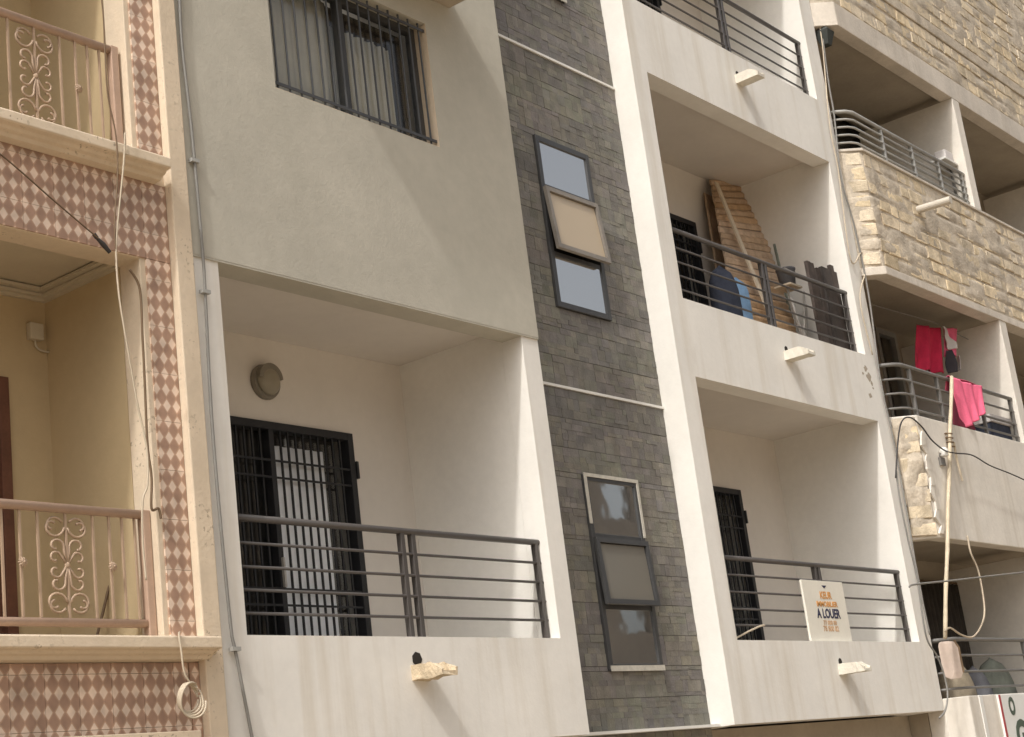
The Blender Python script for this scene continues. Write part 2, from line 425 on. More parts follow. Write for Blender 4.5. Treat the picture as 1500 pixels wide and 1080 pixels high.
# side and back walls of the bays
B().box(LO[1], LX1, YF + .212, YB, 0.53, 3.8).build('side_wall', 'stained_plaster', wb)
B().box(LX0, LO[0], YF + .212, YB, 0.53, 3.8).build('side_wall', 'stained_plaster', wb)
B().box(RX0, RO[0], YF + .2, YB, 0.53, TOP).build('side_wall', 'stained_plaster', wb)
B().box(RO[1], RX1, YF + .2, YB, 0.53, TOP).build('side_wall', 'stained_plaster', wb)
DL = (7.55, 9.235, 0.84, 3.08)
B().holes(LX0, LX1, 0.53, TOP, [DL], YB, YB + .2).build('back_wall', 'shaded_plaster', wb)
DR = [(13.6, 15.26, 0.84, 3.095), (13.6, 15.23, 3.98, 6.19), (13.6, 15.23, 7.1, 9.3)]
B().holes(RX0, RX1, 0.53, TOP, DR, YB, YB + .2).build('back_wall', 'shaded_plaster', wb)
# floors and ceilings
for (x0, x1, z0, z1) in ((LO[0], LO[1], .56, .82), (LO[0], LO[1], 3.745, 3.98), (RO[0], RO[1], .56, .82), (RO[0], RO[1], 3.75, 3.98), (RO[0], RO[1], 6.83, 7.08), (RO[0], RO[1], 9.95, 10.2)):
    B().box(x0, x1, YF + .212, YB - .001, z0, z1).build('floor_slab', 'shaded_plaster', wb)
for (x0, x1, z1) in ((LO[0], LO[1], .82), (RO[0], RO[1], .82), (RO[0], RO[1], 3.98), (RO[0], RO[1], 7.08)):
    B().box(x0 + .001, x1 - .001, YF + .213, YB - .002, z1 + .0005, z1 + .012).build('bounce_floor', 'bounce_white', wb)  # unseen white layer added to bounce sunlight onto the lower recess walls
# core behind, roof and ground floor
B().box(6.5, RX1, YB + .202, 13.5, GZ, TOP).build('rear_block', 'white_plaster', wb)
B().box(6.5, RX1, YS + .05, YB + .2, TOP + .002, TOP + .2).build('roof_slab', 'white_plaster', wb)
B().holes(6.5, 10.4, GZ, .528, [(7.0, 9.6, GZ - 1, -.1)], 7.8, YB + .2).build('ground_floor_wall', 'shaded_plaster', wb)
B().holes(12.3, RX1, GZ, .528, [(12.7, 14.15, GZ - 1, .36)], 7.72, YB + .2).build('ground_floor_wall', 'dim_plaster', wb)
B().box(12.72, 14.13, 8.2, 8.24, GZ, .355).build('doorway_dark', 'black_door', wb)  # black sheet painted as the dark inside the shop opening
# slate strip: a backing wall with window holes, tiles of rectangular relief stones, white trims
W1 = (10.79, 11.592, 4.105, 5.70)
W2 = (10.82, 11.605, 1.03, 2.65)
W3 = (10.79, 11.592, 7.25, 8.85)
B().holes(LX1 + .001, RX0 - .001, GZ, TOP, [W1, W2, W3], YS + .004, YS + .2).build('strip_wall', 'grout', wb)
SCOL = [(0.189, 0.17, 0.152), (0.165, 0.157, 0.144), (0.202, 0.185, 0.144), (0.177, 0.175, 0.138), (0.214, 0.198, 0.162), (0.171, 0.156, 0.149), (0.156, 0.145, 0.126)]
def slate_tile(x0, x1, z0, z1):
    bb = B(); z = z0
    bb.box(x0, x1, YS - .0005, YS + .0035, z0, z1, (0.155, 0.146, 0.13))
    base = rnd.choice(SCOL)
    while z < z1 - .012:
        hh = rnd.choice((.034, .045, .06, .078, .1)); hh = min(hh, z1 - z)
        if z1 - z - hh < .03: hh = z1 - z
        x = x0
        while x < x1 - .02:
            ww = rnd.uniform(.05, .17) if hh < .09 else rnd.uniform(.07, .12)
            if x1 - x - ww < .05: ww = x1 - x
            c = rnd.choice(SCOL); k = rnd.uniform(.9, 1.12)
            c = tuple(k * (.6 * p + .4 * q) for p, q in zip(c, base))
            d = rnd.choice((.0015, .002, .003, .004, .0055))
            e = .0007
            bb.box(x + e, x + ww - e, YS - d, YS - .0007, z + e, z + hh - e, c)
            x += ww
        z += hh
    bb.build('slate_tile', 'slate', wb)
def fill_row(x0, x1, z0, z1, off):
    xs = [x0]; x = x0 - off
    while x < x1:
        if x > x0 + .09 and x < x1 - .09: xs.append(x)
        x += .6
    xs.append(x1)
    for a, c in zip(xs, xs[1:]): slate_tile(a + .0015, c - .0015, z0 + .0015, z1 - .0015)
TRIMS = (0.543, 3.386, 6.56)
bands = [(0.02, .53), (.556, 3.374), (3.398, 6.548), (6.572, 9.0)]
for (z0, z1) in bands:
    n = max(1, round((z1 - z0) / .265)); h = (z1 - z0) / n
    for k in range(n):
        a, c = z0 + k * h, z0 + (k + 1) * h
        off = (k % 3) * .2 + .1
        cuts = sorted({a, c, *[q for wz in (W1, W2, W3) for q in wz[2:4] if a + .02 < q < c - .02]})
        for za, zc in zip(cuts, cuts[1:]):
            wn = next((q for q in (W1, W2, W3) if q[2] - .015 <= za and zc <= q[3] + .015), None)
            if wn:
                fill_row(LX1 + .002, wn[0], za, zc, off); fill_row(wn[1], RX0 - .002, za, zc, off)
            else: fill_row(LX1 + .002, RX0 - .002, za, zc, off)
for z in TRIMS[1:]:
    B().box(LX1 + .002, RX0 - .002, YS - .018, YS + .003, z - .011, z + .011).build('trim_strip', 'white_trim', wb)
B().box(LX1 + .002, RX0 - .002, YS - .10, YS + .003, .532, .555).build('trim_ledge', 'white_trim', wb)

def rect_frame(bb, x0, x1, z0, z1, y0, y1, t):
    bb.box(x0, x0 + t, y0, y1, z0, z1); bb.box(x1 - t, x1, y0, y1, z0, z1)
    bb.box(x0 + t, x1 - t, y0, y1, z0, z0 + t); bb.box(x0 + t, x1 - t, y0, y1, z1 - t, z1); return bb
def strip_window(wn, m1, m2, tilt, film):
    x0, x1, z0, z1 = wn
    wo = holder('strip_window', ((x0 + x1) / 2, YS, z0), wb)
    f = B(); rect_frame(f, x0 + .002, x1 - .002, z0 + .002, z1 - .002, YS - .028, YS + .06, .052)
    f.box(x0 + .054, x1 - .054, YS - .02, YS + .055, m2 - .02, m2 + .02); f.box(x0 + .054, x1 - .054, YS - .02, YS + .055, m1 - .02, m1 + .02)
    f.build('frame', 'window_metal', wo, bevel=.003)
    for (a, c) in ((z0 + .054, m1 - .02), (m2 + .02, z1 - .054)):
        B().box(x0 + .054, x1 - .054, YS - .014, YS - .006, a, c).build('pane', 'mirror_glass', wo)
    # awning sash hinged at its top edge, swung out by tilt
    h = m2 - m1 - .044; ct, st = math.cos(tilt), math.sin(tilt); hy, hz = YS - .032, m2 - .022
    def sw(v):
        dy, dz = v[1], v[2]          # dy out of the plane, dz below hinge (negative)
        return (v[0], hy + dy * ct + dz * st, hz + dz * ct - dy * st * -1 * -1)
    s = B(); rect_frame(s, x0 + .012, x1 - .012, -h - .01, 0, -.028, .006, .042); s.v = [sw(v) for v in s.v]
    s.build('sash_frame', 'sash_metal' if film == 0 else 'window_metal', wo)
    s = B().box(x0 + .06, x1 - .06, -.006, 0, -h + .038, -.048); s.v = [sw(v) for v in s.v]
    s.build('sash_pane', 'tan_film' if film == 0 else 'grey_film', wo)
    if film:
        t = B(); t.box(x0 - .006, x1 + .006, YS - .036, YS - .0285, z1 - .022, z1 + .008); t.build('film_strip', 'film_metal', wo)
        B().box(x0 - .006, x0 + .03, YS - .036, YS - .0285, z1 - .42, z1 - .023).build('film_strip', 'film_metal', wo)
        B().box(x1 - .024, x1 + .006, YS - .036, YS - .0285, z1 - .50, z1 - .023).build('film_strip', 'film_metal', wo)
        B().box(x0 + .01, x1 + .006, YS - .036, YS - .0285, z0 - .005, z0 + .04).build('film_strip', 'film_metal', wo)
    B().box(x0 + .003, x1 - .003, YS + .19, YS + .198, z0, z1).build('dark_backing', 'hole_dark', wo)  # dark sheet in place of the unlit room behind the panes
strip_window(W1, 4.60, 5.225, R(5.5), 0)
strip_window(W2, 1.545, 2.135, R(3.5), 1)
strip_window(W3, 7.77, 8.37, R(0.5), 1)

# barred window in the grey wall
gx0, gx1, gz0, gz1 = 7.42, 9.165, 5.06, 6.13
wo = holder('barred_window', ((gx0 + gx1) / 2, YF, gz0), wb)
yw = YF + .095
f = B(); rect_frame(f, gx0 + .001, gx1 - .001, gz0 + .001, gz1 - .001, yw + .015, yw + .075, .05)
f.box(8.26, 8.33, yw + .012, yw + .07, gz0 + .051, gz1 - .051); f.build('frame', 'window_metal', wo, bevel=.003)
B().box(gx0 + .051, 8.26, yw + .04, yw + .046, gz0 + .051, gz1 - .051).build('pane', 'clear_glass', wo)
B().box(8.33, gx1 - .051, yw + .05, yw + .056, gz0 + .051, gz1 - .051).build('pane', 'clear_glass', wo)
def curtain(x0, x1, z0, z1, y, amp, k, name, m, par):
    B().grid(lambda u, v: (x0 + (x1 - x0) * u, y + amp * math.sin(u * k) * (.6 + .4 * v) + amp * .4 * math.sin(u * k * 2.3 + 1), z0 + (z1 - z0) * v), 60, 3).build(name, m, par, smooth=True, solid=.004)
curtain(8.28, 8.93, gz0 + .02, gz1 - .22, yw + .105, .015, 34, 'curtain', 'beige_curtain', wo)
curtain(gx0 + .05, 8.27, gz0 + .02, gz1 - .02, yw + .13, .012, 26, 'curtain', 'beige_curtain', wo)
B().box(gx0 + .002, gx1 - .002, yw + .18, yw + .19, gz0 + .002, gz1 - .002).build('dark_room_sheet', 'hole_dark', wo)  # near-black sheet stands in for the shade of the room
B().box(gx1 - .005, gx1 - .0012, YF - .012, yw + .014, gz0 + .001, gz1 - .001).build('reveal', 'cream_paint', wo)
B().box(gx0 + .001, gx1 - .006, YF - .012, yw + .014, gz0 + .0005, gz0 + .004).build('reveal', 'cream_paint', wo)
gr = holder('window_grille', (8.3, YF + .02, gz0), wb)
nb = 15
for k in range(nb):
    x = gx0 + .06 + (gx1 - gx0 - .12) * k / (nb - 1)
    B().tube([(x, YF + .02, gz0 + .004), (x, YF + .02, gz1 - .004)], .0085, 6).build('bar', 'window_metal', gr)
for z in (gz0 + .055, gz1 - .06):
    B().box(gx0 + .004, gx1 - .004, YF + .004, YF + .011, z - .012, z + .012).build('cross_bar', 'window_metal', gr)
# concrete hood above it
B().box(7.3, 9.5, YF - .475, YF - .015, 6.38, 6.50).build('window_hood', 'dim_plaster', wb, bevel=.006)

# doors on the balconies
def grille_door(d, leaf_x, lit, par):
    x0, x1, z0, z1 = d
    do = holder('balcony_door', ((x0 + x1) / 2, YB, z0), par)
    f = B(); rect_frame(f, x0 + .002, x1 - .002, z0 + .002, z1 - .002, YB - .03, YB + .06, .06)
    f.box(leaf_x - .05, leaf_x, YB - .022, YB + .055, z0 + .062, z1 - .062); f.build('frame', 'black_door', do, bevel=.003)
    n = int((leaf_x - .05 - x0 - .06) / .085)
    for (a, c) in ((x0 + .062, leaf_x - .05), (leaf_x, x1 - .062)):
        n = max(2, round((c - a) / .082))
        for k in range(1, n):
            x = a + (c - a) * k / n
            B().box(x - .0075, x + .0075, YB - .012, YB + .002, z0 + .062, z1 - .062).build('bar', 'black_door', do)
        for z in (z1 - .30, z1 - .43, z0 + .85, z0 + .97):
            B().box(a, c, YB - .02, YB - .0125, z - .008, z + .008).build('cross_bar', 'black_door', do)
    B().box(leaf_x - .035, leaf_x - .017, YB - .05, YB - .0225, z0 + .98, z0 + 1.2).build('handle', 'bare_metal', do, bevel=.003)
    B().box(x0 + .06, x1 - .06, YB + .062, YB + .068, z0 + .06, z1 - .06).build('pane', 'clear_glass', do)
    for z in (z0 + .5, z1 - .3):
        B().box(x1 - .004, x1 + .022, YB - .045, YB - .0005, z - .07, z + .07).build('hinge', 'black_door', do, bevel=.004)
    if lit:
        curtain(lit[0], lit[1], z0 + .06, z1 - .17, YB + .03, .006, 30, 'curtain', 'curtain_cloth', do)  # white curtain; brightness of sky reflected in the glass is put into its colour
    B().box(x0 + .003, x1 - .003, YB + .185, YB + .198, z0 + .003, z1 - .003).build('dark_room_sheet', 'hole_dark', do)  # room shade behind the door, painted as a near-black sheet
grille_door(DL, 8.375, (8.375, 8.93), wb)
for d in DR: grille_door(d, 14.42, None, wb)

# railings on the parapets of the bays
def railing(x0, x1, zs, zt, posts, bars, name='balcony_railing'):
    y = 7.4
    ro = holder(name, ((x0 + x1) / 2, y, zs), wb)
    B().tube([(x0 + .001, y, zt), (x1 - .001, y, zt)], .024, 10).build('top_rail', 'dark_metal', ro, smooth=True)
    for z in bars:
        B().tube([(x0 + .001, y - .004, z), (x1 - .001, y - .004, z)], .0105, 8).build('bar', 'dark_metal', ro, smooth=True)
    for x in posts:
        B().box(x - .02, x + .02, y - .016, y + .028, zs + .0005, zt - .012).build('post', 'dark_metal', ro, bevel=.003)
railing(LO[0], LO[1], 1.25, 2.0, (8.36, 8.472, 9.885, 6.81), (1.40, 1.545, 1.69, 1.84))
railing(RO[0], RO[1], 1.25, 2.01, (14.36, 14.44, 16.2, 12.55), (1.40, 1.545, 1.70, 1.855))
railing(RO[0], RO[1], 4.42, 5.17, (14.345, 14.42, 16.2, 12.55), (4.56, 4.70, 4.84, 4.985))
railing(RO[0], RO[1], 7.505, 8.265, (14.39, 14.47, 16.2, 12.55), (7.645, 7.79, 7.94, 8.09))

# chipped spots in the paint of the first parapet
for (px, py, r_) in ((1268, 540, .05), (1273, 552, .07), (1277, 562, .035), (1275, 580, .05), (1264, 547, .025), (1279, 569, .02)):
    q = P(px, py, YF); n = 11
    B().prism([(q.x + r_ * (.55 + rnd.random() * .6) * math.cos(2 * math.pi * k / n), q.z + r_ * (.35 + rnd.random() * .6) * math.sin(2 * math.pi * k / n)) for k in range(n)], YF - .0015, YF - .0002, 'y').build('plaster_chip', 'dim_plaster', wb)
# rain spouts: open channels under a drain hole in the parapet
def spout(x, z, m, rough, w_=.15, p=.27):
    so_ = holder('rain_spout', (x + w_ / 2, YF, z), wb)
    j = lambda a: a + rnd.uniform(-1, 1) * rough
    s = B(); t = .03; h = .10
    N = 6
    prof = [(0, 0), (w_, 0), (w_, h), (w_ - t, h), (w_ - t, t), (t, t), (t, h), (0, h)]
    ring = []
    for k in range(N + 1):
        y = YF - .0005 - p * k / N
        cut = 1 - (0.55 * (max(0, k - N + 2) / 2) if k > N - 2 else 0)
        ring.append([(x + j(q[0]), y + (j(0) if k else 0), z + j(q[1] * (cut if q[1] > t else 1))) for q in prof])
    i0 = 0
    for r_ in ring: s.v += r_
    n = len(prof)
    for k in range(N):
        for q in range(n):
            s.f.append((k * n + q, k * n + (q + 1) % n, (k + 1) * n + (q + 1) % n, (k + 1) * n + q)); s.c.append(None)
    s.f.append(tuple(range(n - 1, -1, -1))); s.f.append(tuple(range(N * n, N * n + n))); s.c += [None, None]
    s.build('channel', m, so_)
    hr = .05 if rough > .005 else .034
    B().lathe([(hr, 0), (hr, .004)], (x + w_ / 2 - .01, YF - .0042, z + h + hr - .006), (0, 1, 0), 7).build('drain_hole', 'hole_dark', so_)
spout(8.20, .955, 'spout_rough', .009, .17, .27)
spout(14.30, 7.14, 'spout_cream', .002)
spout(14.315, 4.075, 'spout_cream', .003)
spout(14.30, .925, 'spout_cream', .004)

# ================================================================== cream building with harlequin tiles
lb = thing('tiled_building', 'cream building faced with pink and brown harlequin diamond tiles', 'building', (4.5, 9.2, GZ))
YT = 7.32; YC = 7.255; YL = 8.28
CX0, CX1 = 6.385, 6.525      # cream pilaster along the corner
OX = 6.15                    # right edge of the balcony openings
# pilaster, wall with openings, floors
B().box(CX0, CX1, YC, YL + .2, GZ, 8.2).build('corner_pilaster', 'cream_paint', lb, bevel=.008)
FL = [(3.0, OX, 1.182, 3.555), (3.0, OX, 4.161, 6.6), (3.0, OX, -1.9, .42)]
B().holes(2.6, CX0 - .001, GZ, 8.2, FL, YT + .006, YT + .2).build('front_wall', 'cream_paint', lb, bevel=.006)
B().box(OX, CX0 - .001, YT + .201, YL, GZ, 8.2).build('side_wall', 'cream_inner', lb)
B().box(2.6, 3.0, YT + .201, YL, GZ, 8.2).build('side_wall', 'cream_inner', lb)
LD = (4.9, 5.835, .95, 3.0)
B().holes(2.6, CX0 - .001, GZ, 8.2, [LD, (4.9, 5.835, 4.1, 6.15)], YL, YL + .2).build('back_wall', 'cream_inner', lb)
B().box(2.6, CX1 - .002, YL + .202, 13, GZ, 8.2).build('rear_block', 'cream_paint', lb)
B().box(2.6, CX1 - .002, YT, YL + .2, 8.202, 8.4).build('roof_slab', 'cream_paint', lb)
for z0, z1 in ((.50, .93), (3.62, 4.08), (6.68, 7.1)):
    B().box(3.0, OX, YT + .201, YL - .001, z0, z1).build('floor_slab', 'cream_ceiling', lb)
# coved ceiling moulding
for zc in (3.62, 6.68):
    for k, (dy, dz) in enumerate(((.10, .03), (.06, .055), (.03, .075))):
        B().box(3.0, OX - .001, YL - dy - .0, YL - .002, zc - dz, zc - dz + .02).build('ceiling_moulding', 'cream_ceiling', lb)
        B().box(OX - dy, OX - .001, YT + .202, YL - dy - .001, zc - dz, zc - dz + .02).build('ceiling_moulding', 'cream_ceiling', lb)
# doors: brown wooden
for d in (LD, (4.9, 5.835, 4.1, 6.15)):
    do = holder('wooden_door', ((d[0] + d[1]) / 2, YL, d[2]), lb)
    f = B(); rect_frame(f, d[0] + .001, d[1] - .001, d[2] + .001, d[3] - .001, YL - .03, YL + .05, .075); f.build('frame', 'brown_wood', do, bevel=.004)
    B().box(d[0] + .077, d[1] - .077, YL + .02, YL + .045, d[2] + .077, d[3] - .077).build('leaf', 'brown_wood', do)
    for q in (0, 1):
        zz = d[2] + .15 + q * .95
        B().box(d[0] + .17, d[1] - .17, YL + .008, YL + .0195, zz, zz + .8).build('panel', 'brown_wood', do, bevel=.01)
# window sills with a stepped cove below
def sill(z, x1):
    # profile in (y, z)
    pr = [(YT + .19, z), (7.15, z), (7.145, z - .01), (7.145, z - .065), (7.155, z - .072), (7.19, z - .076), (7.205, z - .092), (7.235, z - .098), (7.25, z - .118), (YT + .002, z - .122), (YT + .005, z - .03), (YT + .19, z - .03)]
    B().prism(pr, 2.5, x1, 'x').build('sill', 'cream_paint', lb, bevel=.004)
sill(4.195, 6.30); sill(1.216, 6.425)
# the band closing the spandrel below
B().box(2.6, 6.30, 7.235, YT + .005, .60, .695).build('lower_band', 'cream_paint', lb, bevel=.006)
# harlequin tiles
TU, TV = .073, .10
def htile(x0, x1, z0, z1):
    bb = B(); e = .0013
    bb.box(x0 + e, x1 - e, YT - .006, YT + .0055, z0 + e, z1 - e)
    bb.uv = lambda v: (v.x / TU, (v.z - .03) / TV)
    bb.build('wall_tile', 'harlequin', lb)
def hfield(x0, x1, z0, z1, zp):
    zs = [z0] + [zp + k * TV * 3 for k in range(-40, 60) if z0 + .03 < zp + k * TV * 3 < z1 - .03] + [z1]
    xw = TU * 3
    xs = [x0] + [6.19 - k * xw for k in range(30, -3, -1) if x0 + .04 < 6.19 - k * xw < x1 - .04] + [x1]
    for a, c in zip(xs, xs[1:]):
        for d, e in zip(zs, zs[1:]): htile(a, c, d, e)
ZP = .03 + TV * 4
hfield(4.2, CX0 - .002, 3.56, 4.075, ZP)           # spandrel under the upper sill
hfield(4.2, 6.30, .70, 1.09, ZP)                  # spandrel under the lower sill
hfield(6.19, CX0 - .002, 1.22, 3.558, ZP)          # strip beside the lower balcony
hfield(6.19, CX0 - .002, 4.2, 7.0, ZP)            # strip beside the upper balcony
hfield(6.31, CX0 - .002, .2, 1.09, ZP)
hfield(6.19, 6.309, .2, .598, ZP)

# wrought-iron balcony railings
def spiral(cx, cz, r0, r1, a0, a1, n=16):
    return [(cx + (r0 + (r1 - r0) * k / n) * math.cos(a0 + (a1 - a0) * k / n), 0, cz + (r0 + (r1 - r0) * k / n) * math.sin(a0 + (a1 - a0) * k / n)) for k in range(n + 1)]
def scroll_mesh():
    """one quarter of a scroll panel, right of the centre bar and above mid height (local x, z)"""
    bb = B(); r = .0085
    # big C at the top
    bb.tube(spiral(.085, .235, .075, .022, math.pi * 1.02, math.pi * 1.02 + 5.2), r, 5)
    bb.tube(spiral(.085, .235, .075, .020, math.pi * 1.02, math.pi * 1.02 - 4.3)[2:], r, 5)
    # small C under it, springing from the bar
    bb.tube([(0.004, 0, .02), (.016, 0, .08)] + spiral(.070, .112, .052, .015, math.pi * .95, math.pi * .95 - 4.6), r, 5)
    bb.tube([(0.004, 0, .005), (.03, 0, .045)] + spiral(.078, .040, .042, .014, math.pi * .75, math.pi * .75 - 4.4), r * .95, 5)
    return bb
def rosette_mesh():
    bb = B()
    for k in range(10):
        a = k * 2 * math.pi / 10
        for q, rr in ((0, .030), (.5, .020)):
            a2 = a + q * .6
            bb.tube([(0, -.004 - q * .012, 0), (rr * .6 * math.cos(a2), -.014 - q * .012, rr * .6 * math.sin(a2)), (rr * math.cos(a2), -.004 - q * .008, rr * math.sin(a2))], [.004, .007, .003], 5)
    bb.lathe([(.002, -.03), (.009, -.024), (.012, -.01), (.008, 0)], (0, 0, 0), (0, 1, 0), 8)
    return bb
def raw_mesh(bb, name, m, mirror=None):
    me = bpy.data.meshes.new(name)
    sx, sz = mirror or (1, 1)
    fs = bb.f if sx * sz > 0 else [tuple(reversed(q)) for q in bb.f]
    me.from_pydata([(v[0] * sx, v[1], v[2] * sz) for v in bb.v], [], fs); me.materials.append(MATS[m])
    for p in me.polygons: p.use_smooth = True
    return me
SC = {k: raw_mesh(scroll_mesh(), 'scroll', 'beige_iron', k) for k in ((1, 1), (-1, 1), (1, -1), (-1, -1))}
RO_M = raw_mesh(rosette_mesh(), 'rosette', 'beige_iron')
def iron_railing(zb, zt, xend, cx):
    """zb bottom of the bars, zt top rail; cx x of the scroll panel beside the end post"""
    y = 7.40; h = zt - zb; mid = (zt + zb) / 2
    ro = holder('iron_railing', (xend - 1, y, zb), lb)
    B().tube([(3.001, y, zt), (xend, y, zt)], .028, 10).build('top_rail', 'pink_metal', ro, smooth=True)
    B().tube([(3.001, y, zb), (xend, y, zb)], .025, 10).build('bottom_rail', 'pink_metal', ro, smooth=True)
    B().box(xend - .028, xend + .028, y - .028, y + .028, zb - .10, zt + .026).build('end_post', 'pink_metal', ro, bevel=.006)
    def bar(x): B().box(x - .0065, x + .0065, y - .0065, y + .0065, zb + .024, zt - .027).build('bar', 'beige_iron', ro)
    per = .60; x = cx
    k = 0
    while x > 3.3:
        bar(x)
        B().lathe([(.006, -.02), (.014, -.01), (.016, 0), (.014, .01), (.006, .02)], (x, y, mid), (0, 0, 1), 8).build('collar', 'beige_iron', ro)
        for key in SC: inst('scroll', SC[key], (x, y - .001, mid + (.0 if key[1] > 0 else 0)), ro, scale=(1, 1, h / .70))
        for dx in (-.185, .185): bar(x + dx)
        for dx in (.30,):
            bar(x + dx); inst('rosette', RO_M, (x + dx, y - .01, mid), ro)
        x -= per
    xx = cx + .30 + .092
    while xx < xend - .05:
        bar(xx); xx += .092
iron_railing(1.325, 1.965, 6.118, P(97, 800, 7.40).x)
iron_railing(4.265, 4.97, 6.10, P(52, 110, 7.40).x)

# ================================================================== unfinished stone building
sb = thing('stone_building', 'unfinished building of rough tan stone blocks with bare concrete balconies', 'building', (21, 9.5, GZ))
YR = 7.1; YRB = 8.5
XR = 29.0
def outline(y0, x1=XR, cut=0.0, inner=.17):
    """plan of a parapet that turns a chamfered corner beside the white building"""
    d = y0 - YR
    return [(16.545, 7.5), (16.545, 7.3 + d * .4), (16.755 + d * .4, y0), (x1, y0), (x1, YR + inner), (16.82, YR + inner), (16.70, 7.40), (16.70, 7.5)]
# parapets
B().prism(outline(YR + .02), 5.50, 6.93, 'z').build('parapet', 'mortar', sb)
B().prism([(16.58, 7.5), (16.58, 7.34), (16.80, 7.125), (16.84, YR), (XR, YR), (XR, YR + .17), (16.87, YR + .17), (16.72, 7.42), (16.72, 7.5)], 2.36, 3.75, 'z').build('parapet', 'aged_plaster', sb, bevel=.01)
B().prism(outline(YR), -.6, .65, 'z').build('parapet', 'aged_plaster', sb, bevel=.01)
B().prism(outline(YR - .005), 8.55, 8.86, 'z').build('ring_beam', 'raw_plaster', sb, bevel=.008)
B().prism(outline(YR - .012), 5.40, 5.499, 'z').build('ring_beam', 'raw_plaster', sb, bevel=.008)
B().prism(outline(YR + .02), 8.861, 13.4, 'z').build('upper_wall', 'mortar', sb)
B().prism(outline(YR - .006), 9.44, 9.60, 'z').build('ring_beam', 'mortar', sb, bevel=.01)
B().prism(outline(YR - .008), 6.931, 6.965, 'z').build('coping', 'raw_plaster', sb, bevel=.006)
# floors, back wall, posts, partitions
for z0, z1 in ((-.2, .1), (2.48, 2.8), (5.62, 5.95), (8.66, 9.0)):
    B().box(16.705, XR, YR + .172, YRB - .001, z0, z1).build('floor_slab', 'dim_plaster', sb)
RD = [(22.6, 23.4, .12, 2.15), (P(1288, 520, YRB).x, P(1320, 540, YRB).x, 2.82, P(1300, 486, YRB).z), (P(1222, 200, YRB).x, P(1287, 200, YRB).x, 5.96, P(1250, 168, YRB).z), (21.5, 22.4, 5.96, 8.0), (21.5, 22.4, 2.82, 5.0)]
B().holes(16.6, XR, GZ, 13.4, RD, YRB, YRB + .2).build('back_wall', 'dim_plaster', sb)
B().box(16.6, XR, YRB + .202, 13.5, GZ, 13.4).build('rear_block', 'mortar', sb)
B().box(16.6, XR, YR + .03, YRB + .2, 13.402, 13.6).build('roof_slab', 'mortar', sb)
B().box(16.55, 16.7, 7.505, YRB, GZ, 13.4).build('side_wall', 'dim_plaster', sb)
B().box(17.0, XR, 7.7, YRB, GZ, -.61).build('ground_floor_wall', 'aged_plaster', sb)
for (x, z0, z1) in ((20.04, .65, 2.36), (20.04, 3.75, 5.40), (20.04, 6.966, 8.55), (24.4, .65, 2.36), (24.4, 3.75, 5.40), (24.4, 6.966, 8.55)):
    B().box(x, x + .22, YR - .003, YRB - .002, z0, z1).build('partition_wall', 'aged_plaster', sb, bevel=.008)
for k, d in enumerate(RD):
    do = holder('inner_door', ((d[0] + d[1]) / 2, YRB, d[2]), sb)
    f = B(); rect_frame(f, d[0] + .002, d[1] - .002, d[2] + .002, d[3] - .002, YRB - .02, YRB + .06, .07)
    f.box(d[0] + .07, d[1] - .07, YRB, YRB + .05, d[2] + .8, d[2] + .87); f.build('frame', 'light_grey_metal' if k == 1 else 'mid_grey_metal', do)
    B().box(d[0] + .07, d[1] - .07, YRB + .03, YRB + .04, d[2] + .07, d[3] - .07).build('pane', 'clear_glass', do)
    B().box(d[0] + .003, d[1] - .003, YRB + .185, YRB + .198, d[2] + .003, d[3] - .003).build('dark_room_sheet', 'hole_dark', do)  # near-black sheet painted as the darkness behind the door
# stone blocks
def block_mesh(seed):
    q = random.Random(seed); j = lambda a: a + q.uniform(-.05, .05)
    v = []
    for (y, s) in ((0.5, .5), (-.30, .5), (-.45, .485), (-.5, .45)):
        for (sx, sz) in ((-1, -1), (1, -1), (1, 1), (-1, 1)):
            v.append((j(s * sx), y + (q.uniform(-.05, .05) if y < 0 else 0), j(s * sz * (1.0 if s == .5 else .94))))
    f = []
    for k in range(3):
        for i in range(4): f.append((k*4+i, k*4+(i+1) % 4, (k+1)*4+(i+1) % 4, (k+1)*4+i))
    c = len(v); v.append((q.uniform(-.2, .2), -.5 - q.uniform(-.06, .05), q.uniform(-.2, .2)))
    for i in range(4): f.append((12+i, 12+(i+1) % 4, c))
    me = bpy.data.meshes.new('stone_block'); me.from_pydata(v, [], f); me.materials.append(MATS['stone'])
    return me
BM_ = [block_mesh(s) for s in range(12)]
blocks = []
def courses(z0, z1, x1, h=.178, L=.37, skip=None):
    n = max(1, round((z1 - z0) / h)); hh = (z1 - z0) / n
    for k in range(n):
        zc = z0 + (k + .5) * hh
        x = 16.77 - (.18 if k % 2 else 0) + rnd.uniform(-.05, .05)
        if x < 16.76: x = 16.77; first = L * .55
        else: first = None
        while x < x1:
            ln = first or rnd.uniform(L * .5, L * 1.25); first = None
            if not (skip and skip(x + ln / 2, zc)):
                blocks.append((x + ln / 2, YR + .03 + rnd.uniform(-.001, .014), zc + rnd.uniform(-.008, .008), ln - rnd.uniform(.018, .04), hh - rnd.uniform(.012, .045), 0.0))
            x += ln
        # corner stone on the chamfer
        kk = rnd.uniform(.013, .027); blocks.append((16.658 + kk, 7.208 + kk, zc + rnd.uniform(-.01, .01), .25 + rnd.uniform(-.03, .04), hh - rnd.uniform(.015, .04), -math.pi / 4 + rnd.uniform(-.1, .1)))
courses(5.52, 6.92, 23.5)
courses(8.875, 9.43, 25.5)
courses(9.615, 12.6, 27.0)
